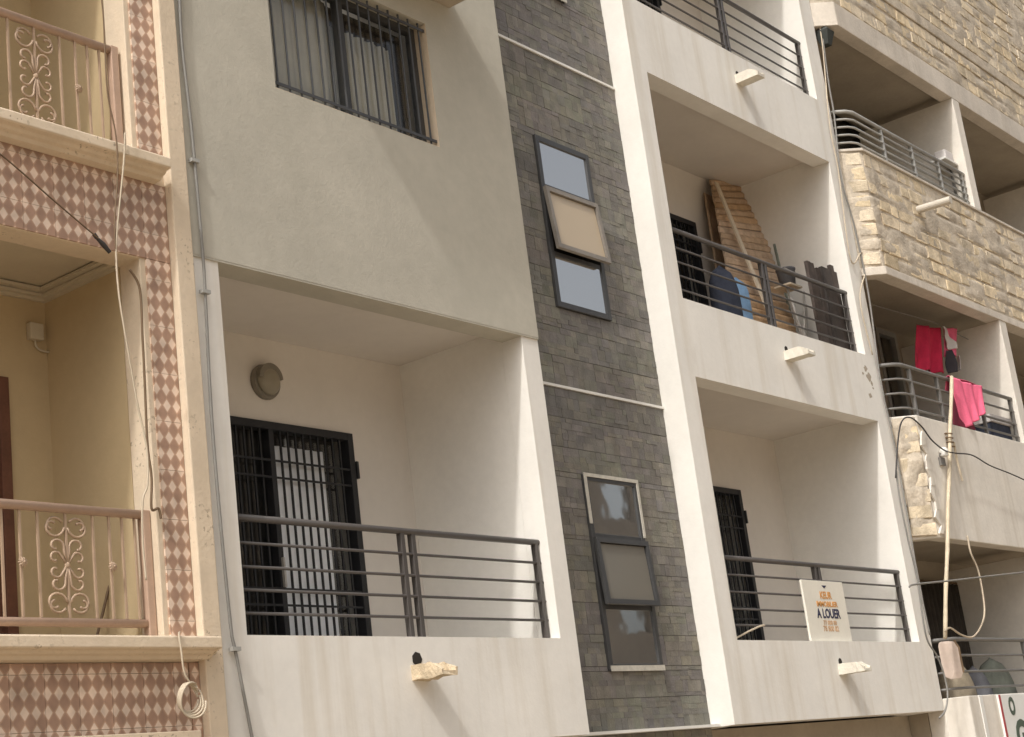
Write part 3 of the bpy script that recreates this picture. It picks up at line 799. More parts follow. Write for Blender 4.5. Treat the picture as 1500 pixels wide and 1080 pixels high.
# bare stones where the plaster has fallen off the corner of the middle parapet
for k in range(7):
    kk = rnd.uniform(.004, .02); blocks.append((16.668 + kk, 7.205 + kk, 2.47 + k * .18 + rnd.uniform(-.015, .015), rnd.uniform(.22, .31), rnd.uniform(.12, .165), -math.pi / 4 + rnd.uniform(-.15, .15)))
def app(bk): return -(bk[0] ** 2 + bk[1] ** 2 + bk[2] ** 2)
def inview(bk):
    v = Vector(bk[:3]); d = Vector((v.dot(right), v.dot(down), v.dot(fwd)))
    px = 750 + F * d.x / d.z; py = 540 + F * d.y / d.z
    return -30 < px < 1530 and -30 < py < 1110
blocks.sort(key=lambda q: (not inview(q), -app(q)))
rest = B()
for i, bk in enumerate(blocks):
    me = BM_[i % 12]
    if i < 300 and inview(bk):
        inst('stone_block', me, bk[:3], sb, rot=(rnd.uniform(-.03, .03), rnd.uniform(-.025, .025), bk[5]), scale=(bk[3], .06, bk[4]))
    else:
        i0 = len(rest.v); c_, s_ = math.cos(bk[5]), math.sin(bk[5])
        for v in me.vertices:
            x, y, z = v.co.x * bk[3], v.co.y * .06, v.co.z * bk[4]
            rest.v.append((bk[0] + x * c_ - y * s_, bk[1] + x * s_ + y * c_, bk[2] + z))
        for p in me.polygons: rest.f.append(tuple(i0 + q for q in p.vertices)); rest.c.append(None)
o = rest.build('upper_stonework', 'stone', sb); o['kind'] = 'stuff'
# mortar smeared unevenly over the joints and the faces of the stones, round the chamfered corner too
def smear(z0, z1, x1, step, depth, amp, seed):
    c = [Vector((16.55, 7.30)), Vector((16.735, 7.115)), Vector((16.79, 7.10)), Vector((x1, 7.10))]
    pts = []
    for a, e in zip(c, c[1:]):
        n = max(1, int((e - a).length / step)); nrm = Vector((e.y - a.y, -(e.x - a.x))).normalized()
        for k in range(n): pts.append((a.lerp(e, k / n), nrm))
    pts.append((c[-1], Vector((0, -1))))
    nv = max(2, int((z1 - z0) / step))
    def fn(u, v):
        p, nrm = pts[min(len(pts) - 1, int(round(u * (len(pts) - 1))))]
        z = z0 + (z1 - z0) * v
        q = Vector((p.x, p.y + seed, z))
        h = amp * (mnoise.fractal(q * 2.6, 1.0, 2.0, 4) * 1.0 + .55 * mnoise.noise(Vector((p.x * 1.3, seed, z * 7)))) + .25 * amp * mnoise.noise(q * 22)
        nc = max(1, round((z1 - z0) / .178)); cr = (z - z0) / (z1 - z0) * nc; k_ = round(cr)      # gaping bed joints here and there
        if 0 < k_ < nc: h -= .075 * max(0, mnoise.noise(Vector((p.x * .9, k_ * 3.7, seed))) + .08) * math.exp(-((cr - k_) * .178 / .020) ** 2)
        edge = min(1, min(v, 1 - v) * 14)
        d = (-depth + h) * edge - .018 * (1 - edge)
        return (p.x + nrm.x * d, p.y + nrm.y * d, z)
    B().grid(fn, len(pts) - 1, nv).build('mortar_skin', 'mortar', sb, smooth=True)
smear(5.503, 6.928, 24.0, .025, .0085, .013, 0)
smear(8.865, 9.438, 25.5, .027, .0085, .013, 5)
smear(9.603, 12.7, 27.0, .035, .0085, .013, 9)
def patch(z0, z1):
    def fn(u, v):
        s_ = .02 + .30 * u; z = z0 + (z1 - z0) * v
        x, y = (16.55 + s_ * .707, 7.30 - s_ * .707) if s_ < .28 else (16.75 + (s_ - .28), 7.10)
        n = (-.707, -.707) if s_ < .26 else (-.3, -.95)
        e = min(1, min(u, 1 - u, v, 1 - v) * 7)
        d = (.007 + .03 * mnoise.fractal(Vector((x * 5, y * 5, z * 5)), 1.0, 2.0, 4)) * e - .01 * (1 - e)
        return (x + n[0] * d, y + n[1] * d, z)
    B().grid(fn, 16, 60).build('mortar_skin', 'mortar', sb, smooth=True)
patch(2.40, 3.72)
# ragged plaster lip round the fallen patch
lip = [Vector((16.80 + .05 * math.sin(k * 2.1) + rnd.uniform(-.03, .03), 0, 2.40 + k * .09)) for k in range(15)]
for k in range(14):
    a, c = lip[k], lip[k + 1]
    B().prism([(a.x, a.z), (a.x + .10, a.z), (c.x + .10, c.z), (c.x, c.z)], YR - .022 + rnd.uniform(-.006, .003), YR - .002, 'y').build('plaster_edge', 'aged_plaster', sb)

# railings of the stone building
def bent_railing(zs, zt, n, posts, m, x1, zoff=0):
    y = YR + .06
    path = lambda z: [(16.60, 7.36, z), (16.60, 7.30, z), (16.70, 7.20, z), (16.80, y, z), (x1, y, z)]
    ro = holder('bent_railing', (18, y, zs), sb)
    B().tube(path(zt), .024, 8).build('top_rail', m, ro, smooth=True)
    for k in range(n):
        z = zs + .09 + (zt - zs - .09) * k / n
        B().tube(path(z), .014, 8).build('bar', m, ro, smooth=True)
    for x in posts:
        B().box(x - .02, x + .02, y - .012, y + .026, zs + .0005, zt - .012).build('post', m, ro)
bent_railing(6.965, 7.45, 4, (17.55, 18.4, 19.2, 19.95), 'light_grey_metal', 20.03)
bent_railing(3.75, 4.345, 3, (17.0, 17.75, 19.0, 19.99), 'mid_grey_metal', 20.03)
bent_railing(.65, 1.26, 3, (18.75, 19.9), 'mid_grey_metal', 20.03)
# pvc spout
q0 = P(1345, 305, YR)
B().tube([(q0.x, YR + .02, q0.z - .02), (q0.x, YR - .42, q0.z - .035)], .048, 14).build('drain_pipe', 'pvc', sb, smooth=False)

# ================================================================== things on and around the buildings
# wall lamp
lc = P(386, 561, YB)
t = thing('wall_lamp', 'round bulkhead wall lamp above the black barred balcony door', 'lamp', (lc.x, YB, lc.z - .14))
B().lathe([(.135, 0), (.14, .02), (.132, .045), (.10, .05)], (lc.x, YB - .0005, lc.z), (0, -1, 0), 28).build('base', 'lamp_body', t, smooth=False)
B().lathe([(.112, .046), (.108, .07), (.085, .095), (.05, .108), (.01, .112)], (lc.x, YB, lc.z), (0, -1, 0), 28).build('diffuser', 'lamp_glass', t, smooth=True)
half = [(lc.x + .118 * math.cos(a), lc.z + .118 * math.sin(a)) for a in [math.pi * k / 14 for k in range(15)]]
B().prism([(q[0], q[1] + .015) for q in half], YB - .095, YB - .0505, 'y').build('hood', 'lamp_body', t)

# to-let board
def text_mesh(txt, size, m, centre, par, sx=1.0, bold=0.0):
    cu = bpy.data.curves.new('lettering', 'FONT'); cu.body = txt; cu.size = size; cu.align_x = 'CENTER'; cu.align_y = 'CENTER'
    cu.extrude = .0012; cu.offset = bold; cu.resolution_u = 3
    to = bpy.data.objects.new('lettering', cu); C.objects.link(to)
    dg = bpy.context.evaluated_depsgraph_get(); me = bpy.data.meshes.new_from_object(to.evaluated_get(dg))
    bpy.data.objects.remove(to)
    me.materials.clear(); me.materials.append(MATS[m])
    o = bpy.data.objects.new('lettering', me); C.objects.link(o); place(o, centre, par)
    o.rotation_euler = (math.pi / 2, 0, 0); o.scale = (sx, 1, 1); return o
yb = 7.345
cs = [P(1174, 847, yb), P(1232, 855, yb), P(1250, 938, yb), P(1187, 935, yb)]
bx0 = (cs[0].x + cs[3].x) / 2; bx1 = (cs[1].x + cs[2].x) / 2; bz0 = (cs[2].z + cs[3].z) / 2; bz1 = (cs[0].z + cs[1].z) / 2
bz0 = 1.253
t = thing('letting_board', 'white A LOUER board tied to the balcony railing', 'sign', ((bx0 + bx1) / 2, yb, bz0))
B().box(bx0, bx1, yb, yb + .022, bz0, bz1).build('board', 'board_white', t, bevel=.003)
bh = bz1 - bz0; bc = (bx0 + bx1) / 2 + .02; ty = yb - .0013
for txt, fz, sz, m, sx, bo in (('KEUR', .755, .095, 'ink_orange', 1.0, .003), ('IMMOBILIER', .61, .072, 'ink_orange', 1.12, .002), ('A LOUER', .45, .125, 'ink_navy', .92, .004), ('77 000 80', .305, .056, 'ink_tan', 1.2, .002), ('78 800 82', .205, .074, 'ink_tan', 1.05, .002)):
    text_mesh(txt, sz, m, (bc, ty, bz0 + bh * fz), t, sx, bo)
B().prism([(bc - .05, bz1 - .045), (bc, bz1 - .075), (bc + .05, bz1 - .045)], yb - .002, yb - .0002, 'y').build('emblem', 'ink_navy', t)

# --- clutter on the second floor balcony (floor at 3.98)
FZ = 3.993
t = thing('rattan_mat', 'tall tan rattan mat leaning in the corner of the cluttered balcony', 'mat', (15.75, 8.1, FZ))
tl, tr = P(1040, 262, 8.52), P(1094, 262, 8.52)
bl_, br_ = P(1075, 455, 7.90), P(1168, 492, 7.90)
def ext(a, c, z): k = (z - a.z) / (c.z - a.z); return a + (c - a) * k
bl_ = ext(tl, bl_, FZ + .01); br_ = ext(tr, br_, FZ + .01)
NS = 30
for k in range(NS):
    u0, u1 = k / NS, (k + .93) / NS
    a, b2 = bl_.lerp(tl, u0), bl_.lerp(tl, u1); c, d = br_.lerp(tr, u0), br_.lerp(tr, u1)
    bb = B(); n = (tl - bl_).cross(br_ - bl_).normalized()
    if n.y > 0: n = -n
    wob = rnd.uniform(-.008, .008)
    mid0, mid1 = a.lerp(b2, .5) + n * .018, c.lerp(d, .5) + n * .018
    bb.v = [tuple(v + n * wob) for v in (a, c, d, b2, mid0, mid1, a - n * .01, c - n * .01, d - n * .01, b2 - n * .01)]
    bb.f = [(0,1,5,4), (4,5,2,3), (6,9,8,7), (0,6,7,1), (3,2,8,9), (0,4,3,9,6), (1,7,8,2,5)]; bb.c = [None] * 7
    bb.build('slat', 'rattan', t)
p0, p1 = P(1048, 268, 8.40), P(1130, 470, 7.78)
p1 = ext(p0, p1, FZ + .005)
dx = Vector((.035, 0, 0)); dn = Vector((0, -.02, 0))
bb = B(); bb.v = [tuple(q) for q in (p1 - dx, p1 + dx, p1 + dx + dn, p1 - dx + dn, p0 - dx, p0 + dx, p0 + dx + dn, p0 - dx + dn)]
bb.f = [(0,3,2,1), (4,5,6,7), (0,1,5,4), (1,2,6,5), (2,3,7,6), (3,0,4,7)]; bb.c = [None] * 6
tag(bb.build('wooden_plank', 'pale_wood'), 'narrow pale wooden plank leaning against the rattan mat', 'plank')
# second mat behind, bent brown board
q0, q1 = P(1038, 285, 8.55), P(1060, 440, 8.3); q1 = ext(q0, q1, FZ + .005)
bb = B().grid(lambda u, v: tuple(q1.lerp(q0, v) + Vector((-.10 + .22 * u, .02 * math.sin(u * 3), 0)) + Vector((.03 * math.sin(v * 3), 0, 0))), 4, 12)
tag(bb.build('brown_board', 'rattan', smooth=True, solid=.02), 'narrow brown warped board against the back wall beside the rattan mat', 'board')
# backpack
bp0 = P(1066, 430, 7.85)
t = thing('backpack', 'dark rounded backpack with a light blue side standing behind the balcony railing', 'bag', (bp0.x, 7.85, FZ + .0))
def bag(cx, cy, z0, rx, ry, h, name, m, par, top=.55, seed=0):
    q = random.Random(seed); ph = [q.uniform(0, 6) for _ in range(4)]
    def fn(u, v):
        a = u * 2 * math.pi; s = math.sin(min(1, v * 1.15) * math.pi / 2) if v < .1 else 1
        k = max(0.0, 1 - (max(0, v - top) / (1 - top)) ** 2) ** .5 if v > top else (.86 + .14 * min(1, v * 4))
        w_ = 1 + .05 * math.sin(3 * a + ph[0] + v * 4) + .03 * math.sin(5 * a + ph[1])
        return (cx + rx * k * w_ * math.cos(a), cy + ry * k * w_ * math.sin(a), z0 + h * v + .01 * math.sin(2 * a + ph[2]))
    return B().grid(fn, 24, 14).build(name, m, par, smooth=True)
bag(bp0.x - .06, 7.86, FZ + .002, .20, .14, P(1062, 392, 7.85).z - FZ, 'main_body', 'navy_cloth', t, .72, 3)
bag(bp0.x + .17, 7.82, FZ + .002, .12, .10, P(1080, 408, 7.82).z - FZ, 'side_pocket', 'blue_cloth', t, .8, 4)
# bundle of dark planks
t = thing('plank_bundle', 'upright bundle of dark weathered planks by the end of the balcony railing', 'planks', (15.75, 7.49, FZ))
qa, qb = P(1184, 400, 7.49), P(1226, 410, 7.49)
for k in range(9):
    x = qa.x + (qb.x - qa.x) * (k + .5) / 9; yy = 7.49 + rnd.uniform(-.02, .02); ln = P(1205, 392, 7.49).z - FZ + rnd.uniform(-.07, .05)
    hw = (qb.x - qa.x) / 18 * .98
    bb = B().box(x - hw, x + hw, yy - .02, yy + .02, FZ + .001, FZ + ln); 
    bb.v = [(v[0] + (v[2] - FZ) * -.02, v[1], v[2]) for v in bb.v]
    bb.build('plank', 'dark_wood', t)
# broom, bucket, folding stand
h0 = P(1134, 358, 8.05); h1 = Vector((h0.x, 7.95, FZ + .25))
t = thing('broom', 'green handled broom standing upright beside the rattan mat', 'broom', (h0.x, 8, FZ))
B().tube([h1, h0], .017, 8).build('handle', 'grey_green', t, smooth=True)
bb = B().prism([(h0.x - .13, FZ + .003), (h0.x + .13, FZ + .003), (h0.x + .07, FZ + .26), (h0.x - .07, FZ + .26)], 7.91, 7.98, 'y'); bb.build('bristles', 'sack_tan', t)
bu = P(1152, 405, 7.8)
t = thing('plastic_bucket', 'grey bucket on top of a folded stand on the cluttered balcony', 'bucket', (bu.x, 7.8, bu.z - .1))
B().lathe([(.085, 0), (.105, .18), (.112, .185), (.112, .20), (.10, .20), (.09, .04), (.0, .03)], (bu.x, 7.8, bu.z - .12), (0, 0, 1), 20).build('body', 'sack_grey', t, smooth=True)
B().tube([(bu.x + .10 * math.cos(a), 7.8 - .04 - .07 * math.sin(a), bu.z + .07 - .06 * math.sin(a)) for a in [math.pi * k / 10 for k in range(11)]], .005, 6).build('handle', 'bare_metal', t)
sx_ = bu.x
t = thing('folding_stand', 'folded metal stand with crossed legs under the grey bucket', 'stand', (sx_ + .05, 7.78, FZ))
zt_ = bu.z - .14
for (a, c) in (((sx_ - .16, FZ), (sx_ + .28, zt_)), ((sx_ + .34, FZ), (sx_ - .06, zt_)), ((sx_ + .02, FZ), (sx_ + .40, zt_ - .12)), ((sx_ + .42, FZ), (sx_ + .06, zt_ - .1))):
    yy = 7.74 + .03 * len(t.children)
    B().tube([(a[0], yy, a[1] + .014), (c[0], yy + .02, c[1])], .014, 8).build('leg', 'bare_metal', t, smooth=True)
B().box(sx_ - .14, sx_ + .14, 7.70, 7.90, zt_ - .002, zt_ + .018).build('top', 'pale_wood', t)
bag(sx_ + .30, 7.72, FZ + .001, .16, .11, .50, 'sack', 'navy_cloth', None, .6, 9)
tag(bpy.data.objects['sack'], 'small dark sack among the crossed legs of the folding stand', 'sack')

# --- laundry and clutter on the stone building
yr = YR + .06
def cloth(name, fn, m, nu=26, nv=22, par=None): return B().grid(fn, nu, nv).build(name, m, par, smooth=True, solid=.006)
ra, rb, rc, rd = P(1343, 475, 7.55), P(1400, 482, 7.55), P(1404, 548, 7.55), P(1342, 541, 7.55)
t = thing('hanging_blanket', 'crimson blanket with a printed white and black stripe hanging inside the balcony', 'blanket', (rd.x, 7.55, rd.z))
def fold(u, v, A, Bq, Cq, D, amp, k, ph=0):
    p = A.lerp(Bq, u).lerp(D.lerp(Cq, u), v)
    p = p + Vector((0, amp * (.3 + .7 * v) * (math.sin(u * k + ph) + .4 * math.sin(u * k * 2.1 + v * 3)), -.02 * math.sin(u * math.pi)))
    return p
cloth('cloth', lambda u, v: fold(u * .62, v, ra, rb, rc, rd, .055, 21), 'red_cloth', par=t)
cloth('cloth', lambda u, v: fold(.64 + u * .36, v * .62, ra, rb, rc, rd, .055, 21) + Vector((0, -.03, 0)), 'pink_cloth', par=t)
cloth('printed_stripe', lambda u, v: fold(.5 + .22 * v + u * .14, v * .48, ra, rb, rc, rd, .055, 21) + Vector((0, -.06, 0)), 'white_cloth', par=t)
cloth('printed_stripe', lambda u, v: fold(.66 + u * .09 + .05 * v, .5 + v * .5, ra, rb, rc, rd, .055, 21) + Vector((0, -.06, 0)), 'black_print', par=t)
cloth('printed_stripe', lambda u, v: fold(.90 + u * .10, .62 + v * .33, ra, rb, rc, rd, .055, 21) + Vector((0, -.07, 0)), 'white_cloth', par=t)
B().tube([(16.72, 7.55, ra.z + .02), P(1370, 473, 7.55) + Vector((0, 0, .0)), (20.035, 7.55, ra.z + .05)], .005, 6).build('line', 'cable_grey', t)
# pink towel over the rail
pa, pb, pc, pd = P(1392, 551, yr - .05), P(1440, 566, yr - .05), P(1443, 602, yr - .06), P(1414, 628, yr - .06)
t = thing('pink_towel', 'bright pink towel draped over the balcony railing beside the bamboo pole', 'towel', (pd.x, yr, pd.z))
cloth('front_fall', lambda u, v: fold(u, v, pa, pb, pc, pd, .034, 19, 1), 'pink_cloth', par=t)
cloth('back_fall', lambda u, v: Vector((pa.x + (pb.x - pa.x) * u, yr - .045 + .10 * v + .012 * math.sin(u * 9), pa.z + (pb.z - pa.z) * u * .9 + .012 * math.sin(math.pi * min(1, v * 2)) - .35 * max(0, v - .5))), 'pink_cloth', par=t)
ma, mb, mc, md_ = P(1396, 570, yr - .03), P(1410, 575, yr - .03), P(1430, 630, yr - .03), P(1396, 622, yr - .03)
tag(cloth('patterned_cloth', lambda u, v: fold(u, v, ma, mb, mc, md_, .012, 9), 'maroon_cloth'), 'dark maroon patterned cloth hanging from the railing under the pink towel', 'cloth')
# bamboo pole with ties
pt, pb_ = P(1394, 552, yr - .09), P(1384, 935, YR - .07)
t = thing('bamboo_pole', 'tall pale bamboo pole standing in front of the stone building balconies', 'pole', pb_)
pth = [pt.lerp(pb_, k / 16) + Vector((.008 * math.sin(k * 1.3), 0, 0)) for k in range(17)]
B().tube(pth, [.021 + (.003 if k % 2 else 0) for k in range(17)], 10).build('shaft', 'bamboo', t, smooth=True)
tie = pt.lerp(pb_, .27)
for k in range(4):
    B().tube([tie + Vector((.04 * math.cos(a), .04 * math.sin(a), .05 * k - .06 + .01 * math.sin(a))) for a in [2 * math.pi * i / 10 for i in range(11)]], .008, 5).build('tie', 'cable_brown', t)
t2 = P(1410, 705, YR - .05)
B().tube(smooth_path([tie + Vector((.03, -.03, -.02)), tie.lerp(t2, .5) + Vector((.03, 0, .02)), t2]), .014, 6).build('loose_end', 'cable_cream', t)
# insulator on the parapet
ic = P(1383, 663, YR - .06)
t = thing('cable_bracket', 'small white cable bracket fixed to the stained parapet by the pole', 'bracket', (ic.x, YR, ic.z - .1))
B().lathe([(.02, 0), (.05, .015), (.035, .04), (.055, .07), (.03, .10), (.015, .11)], ic + Vector((0, 0, -.05)), (0, 0, 1), 14).build('insulator', 'white_trim', t, smooth=True)
B().box(ic.x - .02, ic.x + .02, ic.y + .03, YR - .0015, ic.z - .03, ic.z).build('arm', 'mid_grey_metal', t)
B().box(ic.x - .06, ic.x + .06, YR - .03, YR - .001, ic.z - .14, ic.z - .05).build('plate', 'mid_grey_metal', t)
# things behind the rail of the laundry balcony
c0 = P(1447, 603, yr + .12); c1 = P(1468, 640, yr + .12)
t = thing('plastic_crate', 'black crate with a white lid behind the railing next to the pink towel', 'crate', (c0.x, yr + .2, 3.0))
B().box(c0.x - .05, c0.x + .55, yr + .08, yr + .38, 2.802, 4.0).build('body', 'navy_cloth', t, bevel=.01)
B().box(c0.x - .07, c0.x + .57, yr + .06, yr + .40, 4.001, 4.10).build('lid', 'white_cloth', t, bevel=.01)
bag(c0.x + .98, yr + .20, 2.802, .33, .15, 1.38, 'laundry_bag', 'lilac_cloth', None, .7, 12)
tag(bpy.data.objects['laundry_bag'], 'bulging lilac laundry bag behind the railing at the partition wall', 'bag')
rg = cloth('red_rag', lambda u, v: Vector((c0.x + .62 + .22 * u + .1 * v, yr - .035 + .02 * math.sin(u * 8 + v * 3), 4.16 - .26 * v)), 'red_cloth', 10, 8)
tag(rg, 'small red rag hanging on the railing beside the white lidded crate', 'rag')

# white bracket shelf on the upper balcony
ws = P(1407, 232, YR - .02)
t = thing('wall_shelf', 'white angled shelf bracket on the partition of the upper stone balcony', 'shelf', (ws.x, YR, ws.z - .2))
B().box(20.04 - .42, 20.04 - .004, YR + .1, YR + .32, 7.60, 7.63).build('board', 'white_trim', t, bevel=.004)
B().prism([(20.036, 7.20), (20.036, 7.599), (19.66, 7.599), (19.70, 7.57), (20.0, 7.57), (20.0, 7.25)], YR + .19, YR + .22, 'y').build('bracket', 'mid_grey_metal', t)
B().box(20.04 - .30, 20.04 - .03, YR + .13, YR + .29, 7.631, 7.78).build('box', 'white_cloth', t, bevel=.02)
# lantern under the beam
ln = P(1209, 54, 7.26)
t = thing('hanging_lantern', 'dark square lantern hanging under the beam of the upper stone balcony', 'lantern', (ln.x, 7.26, ln.z - .2))
bb = B(); bb.v = [(ln.x + sx * r_, 7.27 + sy * r_, ln.z + z) for (r_, z) in ((.05, -.12), (.095, .06), (.04, .12)) for (sx, sy) in ((-1, -1), (1, -1), (1, 1), (-1, 1))]
bb.f = [(3,2,1,0), (8,9,10,11)] + [(k*4+i, k*4+(i+1) % 4, k*4+4+(i+1) % 4, k*4+4+i) for k in range(2) for i in range(4)]; bb.c = [None] * 10
bb.build('shade', 'sack_dark', t, bevel=.008)
B().tube([(ln.x, 7.27, ln.z + .115), (ln.x, 7.27, 8.549)], .015, 6).build('stem', 'cable_brown', t)
# lower balcony: curtain and sacks
CU0, CU1 = P(1338, 900, 8.36).x, P(1413, 900, 8.36).x
cb = thing('corrugated_curtain', 'dark brown pleated curtain hung in the lowest stone balcony', 'curtain', (CU0 + .8, 8.3, .2))
B().grid(lambda u, v: (CU0 + (CU1 - CU0) * u, 8.36 + .03 * math.sin(u * 80), .12 + 2.05 * v), 80, 2).build('pleats', 'brown_curtain', cb, smooth=True, solid=.008)
B().tube([(CU0 - .1, 8.36, 2.19), (CU1 + .1, 8.36, 2.19)], .014, 8).build('rod', 'cable_brown', cb)
for (px, py, m, rx, h, nm, lab, sd) in ((1402, 1010, 'sack_tan', .30, .80, 'grain_sack', 'tan sack slumped against the lowest stone balcony railing', 1), (1432, 1010, 'sack_grey', .16, .62, 'grain_sack', 'narrow dark grey sack between the tan and the green sack', 2), (1460, 1010, 'sack_green', .42, .78, 'grain_sack', 'wide dull green sack behind the lowest stone balcony railing', 3)):
    q = P(px, py, 7.55)
    h = P(px, {1: 966, 2: 976, 3: 964}[sd], 7.55).z - .101
    o = bag(q.x, 7.56, .101, rx, .2, h, nm, m, None, .45, 20 + sd); tag(o, lab, 'sack')
# meter box at the corner
mb_ = P(1384, 965, YR - .02)
t = thing('meter_box', 'pale pink electricity meter box on the corner between the buildings', 'meter box', (16.62, 7.2, mb_.z - .2))
bb = B().prism([(-.13, -.19), (.05, -.24), (.13, -.16), (.13, .12), (.06, .21), (-.09, .23), (-.13, .17)], -.06, .06, 'y')
tw = lambda v: (16.60 + v[0] * .16 - v[1] * .55, 7.15 - v[0] * .42 + v[1] * .72, mb_.z + v[2] * .88)
bb.v = [tw(v) for v in bb.v]; bb.build('case', 'meter_box', t, bevel=.015)
bb = B().box(-.07, .05, -.072, -.0605, -.11, .04); bb.v = [tw(v) for v in bb.v]; bb.build('dial_window', 'mid_grey_metal', t, bevel=.006)
bb = B().tube([(.135, -.05, -.17), (.135, -.05, .13), (.06, -.05, .22)], .012, 6); bb.v = [tw(v) for v in bb.v]; bb.build('seal', 'cable_brown', t)
# shop sign on the lowest parapet
s0 = P(1462, 1018, YR - .03)
t = thing('shop_sign', 'white shop sign with red border and dark green lettering on the lowest parapet', 'sign', (19.0, YR, -.3))
B().box(s0.x, s0.x + 2.2, YR - .03, YR - .002, -.62, .64).build('board', 'sign_white', t, bevel=.004)
B().box(s0.x + .0, s0.x + .05, YR - .034, YR - .0305, -.62, .64).build('border', 'sign_red', t)
text_mesh('O', .26, 'sign_green', (s0.x + .32, YR - .0325, .50), t, .8, .012)
text_mesh('G', .42, 'sign_green', (s0.x + .45, YR - .0325, .18), t, 1, .02)
# rough repair patch on lowest parapet
B().box(17.0, 17.09, YR - .014, YR - .001, -.6, .645).build('corner_bead', 'white_trim', sb, bevel=.004)

# --- cables and pipes
def cable(name, pts, r, m, label, cat='cable', k=8):
    o = B().tube(smooth_path(pts, k), r, 6).build(name, m, smooth=True); tag(o, label, cat); return o
# conduit along the joint of the cream and white buildings
cp = [P(262, -40, YF - .035), P(266, 60, YF - .035), P(281, 194, YF - .035), P(297, 373, YF - .035), P(301, 440, YF - .035), P(312, 640, YF - .035), P(336, 900, YF - .035), P(346, 960, YF - .035), P(372, 1095, YF - .035)]
t = thing('wall_conduit', 'grey conduit running down the wall beside the cream pilaster', 'pipe', cp[-1])
B().tube(smooth_path(cp, 6), .010, 8).build('pipe', 'cable_grey', t, smooth=True)
for (px, py) in ((301, 428), (345, 951), (285, 236)):
    q = P(px, py, YF - .035)
    B().box(q.x - .035, q.x + .03, YF - .052, YF - .0145, q.z - .012, q.z + .012).build('clip', 'light_grey_metal', t)
yc = 7.08
cable('overhead_wire', [P(-60, 190, 6.6), P(0, 226, 6.75), P(80, 295, 6.95), P(147, 352, yc)], .0045, 'cable_brown', 'thin brown overhead wire running to the black connector')
ck = [P(142, 349, yc), P(151, 358, yc), P(161, 370, yc)]
t = thing('cable_connector', 'black cable connector hanging in front of the harlequin tiles', 'connector', ck[2])
B().tube(ck, [.009, .015, .012], 10).build('body', 'cable_black', t)
B().tube([ck[0] + Vector((-.02, 0, .022)), ck[0]], .012, 8).build('strain_relief', 'cable_black', t)
cable('hanging_cable', [P(145, -30, yc), P(151, 20, yc), P(154, 80, yc), P(158, 140, yc), P(170, 200, yc), P(172, 260, yc), P(168, 330, yc), P(170, 372, yc)], .005, 'cable_brown', 'brown cable hanging across the upper iron railing')
cable('cream_cable', [P(183, 195, yc), P(181, 240, yc), P(172, 330, yc), P(170, 372, yc), P(174, 430, yc), P(185, 500, yc), P(200, 585, yc), P(212, 640, yc), P(216, 670, yc), P(216, 710, yc), P(209, 735, yc), P(209, 790, yc), P(214, 850, yc)], .006, 'cable_cream', 'cream cable dropping from the connector past the lower balcony')
cable('wall_cable', [P(190, 395, YT - .03), P(205, 425, YT - .03), P(209, 500, YT - .03), P(212, 560, YT - .03), P(216, 650, YT - .03), P(222, 700, YT - .03), P(222, 745, YT - .03), P(232, 745, YT - .03), P(236, 760, YT - .03)], .008, 'cable_brown', 'brown cable pinned along the edge of the lower cream balcony')
cable('loose_cable', [P(195, 420, 7.8), P(186, 500, 7.8), P(168, 610, 7.8), P(168, 680, 7.8), P(178, 740, 7.8), P(176, 770, 7.8), P(175, 800, 7.8), P(165, 838, 7.8), P(150, 900, 7.8), P(140, 940, 7.8)], .0085, 'cable_brown', 'dark loose cable dangling inside the lower cream balcony')
# coil of cable
cc = P(275, 1022, 7.12)
t = thing('cable_coil', 'coil of cream cable hanging below the lower sill on the tiles', 'cable', cc + Vector((0, 0, -.12)))
for k in range(4):
    r0 = .075 + .006 * k
    B().tube([cc + Vector((r0 * math.cos(a) * .95 + .006 * k, -.008 * k + .01 * math.sin(2 * a), r0 * math.sin(a) * 1.05 - .006 * k)) for a in [.4 * k + 2 * math.pi * i / 24 * (.97 if k < 3 else .8) for i in range(25)]], .0062, 6).build('loop', 'cable_cream', t, smooth=True)
B().tube(smooth_path([P(263, 926, 7.17), P(262, 930, 7.13), P(265, 950, 7.12), P(270, 985, 7.12), P(281, 1003, 7.12), cc + Vector((.06, -.02, .05))]), .006, 6).build('lead', 'cable_cream', t, smooth=True)
# junction box in the lower cream balcony
jb = P(48, 488, YL)
t = thing('junction_box', 'small cream junction box on the back wall of the lower cream balcony', 'junction box', (jb.x, YL, jb.z - .06))
B().box(jb.x - .05, jb.x + .05, YL - .05, YL - .001, jb.z - .055, jb.z + .055).build('case', 'cream_ceiling', t, bevel=.006)
B().tube(smooth_path([(jb.x, YL - .02, jb.z - .055), (jb.x + .005, YL - .02, jb.z - .09), (jb.x + .04, YL - .02, jb.z - .115), (jb.x + .15, YL - .02, jb.z - .12)]), .007, 6).build('lead', 'cream_ceiling', t)
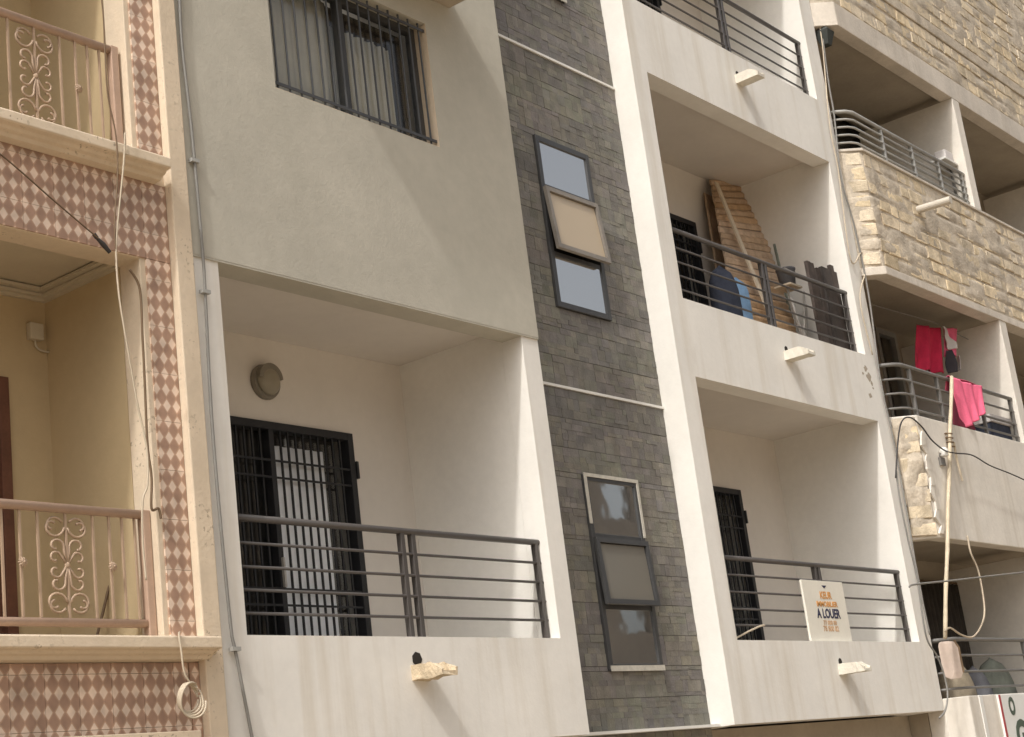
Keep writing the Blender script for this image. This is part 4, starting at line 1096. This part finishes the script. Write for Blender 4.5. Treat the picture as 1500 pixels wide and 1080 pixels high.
# wires along the edge of the white building and the stone building
yw2 = YF - .03
cable('edge_wire', [P(1196, -20, yw2), P(1212, 110, yw2), P(1222, 170, yw2), P(1232, 260, yw2), P(1251, 330, yw2), P(1272, 430, yw2), P(1290, 560, yw2), P(1308, 640, yw2), P(1330, 760, yw2), P(1345, 850, yw2), P(1362, 930, yw2)], .011, 'cable_grey', 'grey cable running down the right hand edge of the white building')
cable('edge_wire', [P(1189, -20, yw2), P(1204, 60, yw2), P(1215, 180, yw2), P(1228, 250, yw2), P(1246, 380, yw2), P(1262, 370, yw2), P(1268, 395, yw2), P(1260, 440, yw2), P(1278, 520, yw2)], .008, 'cable_cream', 'thin cream wire looping at the edge of the white building')
ys = YR - .10
cable('service_cable', [P(1312, 700, ys), P(1316, 640, ys), P(1322, 616, ys), P(1334, 612, ys), P(1350, 625, ys), P(1365, 645, ys), P(1384, 660, ys), P(1400, 664, ys), P(1424, 667, ys), P(1450, 682, ys), P(1480, 694, ys), P(1510, 708, ys), P(1560, 735, ys)], .0085, 'cable_black', 'thick dark service cable arching over the stained parapet to the pole')
cable('down_cable', [P(1313, 690, ys), P(1318, 730, ys), P(1330, 790, ys), P(1344, 850, ys), P(1356, 930, ys), P(1372, 960, ys), P(1382, 985, ys), P(1388, 1015, ys), P(1385, 1040, ys), P(1376, 1052, ys)], .010, 'cable_grey', 'grey cable hanging down the joint of the white and stone buildings to the meter')
cable('slack_cable', [P(1384, 925, ys), P(1392, 920, ys), P(1408, 930, ys), P(1425, 933, ys), P(1438, 915, ys), P(1442, 890, ys), P(1434, 840, ys), P(1422, 810, ys), P(1417, 785, ys)], .011, 'cable_cream', 'pale slack cable looping in front of the lowest stone balcony')
cable('street_wire', [P(1332, 860, ys - .1), P(1342, 856, ys - .1), P(1400, 850, ys - .1), P(1460, 843, ys - .1), P(1560, 832, ys - .1)], .010, 'cable_grey', 'thin taut wire stretched across the lowest stone balcony')
wl = P(1082, 920, 7.36)
cable('railing_wire', [P(1078, 935, 7.37), P(1095, 926, 7.37), P(1112, 918, 7.37), P(1120, 916, 7.37)], .009, 'cable_cream', 'short pale wire tied to the railing with the letting board')

# ================================================================== the building across the street, seen in the panes
ob = thing('opposite_building', 'plain beige block across the street, reflected in the stairwell windows', 'building', (34, -13, GZ))
hs = [(22 + 3.2 * i, 23.4 + 3.2 * i, 1.2 + 3 * k, 2.6 + 3 * k) for i in range(8) for k in range(3)]
B().holes(20, 48, GZ, 10.6, hs, -8.7, -8.5).build('wall', 'far_plaster', ob)
B().box(20, 48, -17, -8.9, GZ, 10.6).build('rear_block', 'dim_plaster', ob)
for k in range(3): B().box(19.8, 48.2, -8.499, -8.1, .0 + 3 * k, .18 + 3 * k).build('ledge', 'raw_plaster', ob)
for h in hs: B().box(h[0] + .001, h[1] - .001, -8.75, -8.72, h[2] + .001, h[3] - .001).build('window', 'mirror_glass', ob)

sc.render.engine = 'CYCLES'
sc.cycles.max_bounces = 8; sc.cycles.diffuse_bounces = 5; sc.cycles.glossy_bounces = 3
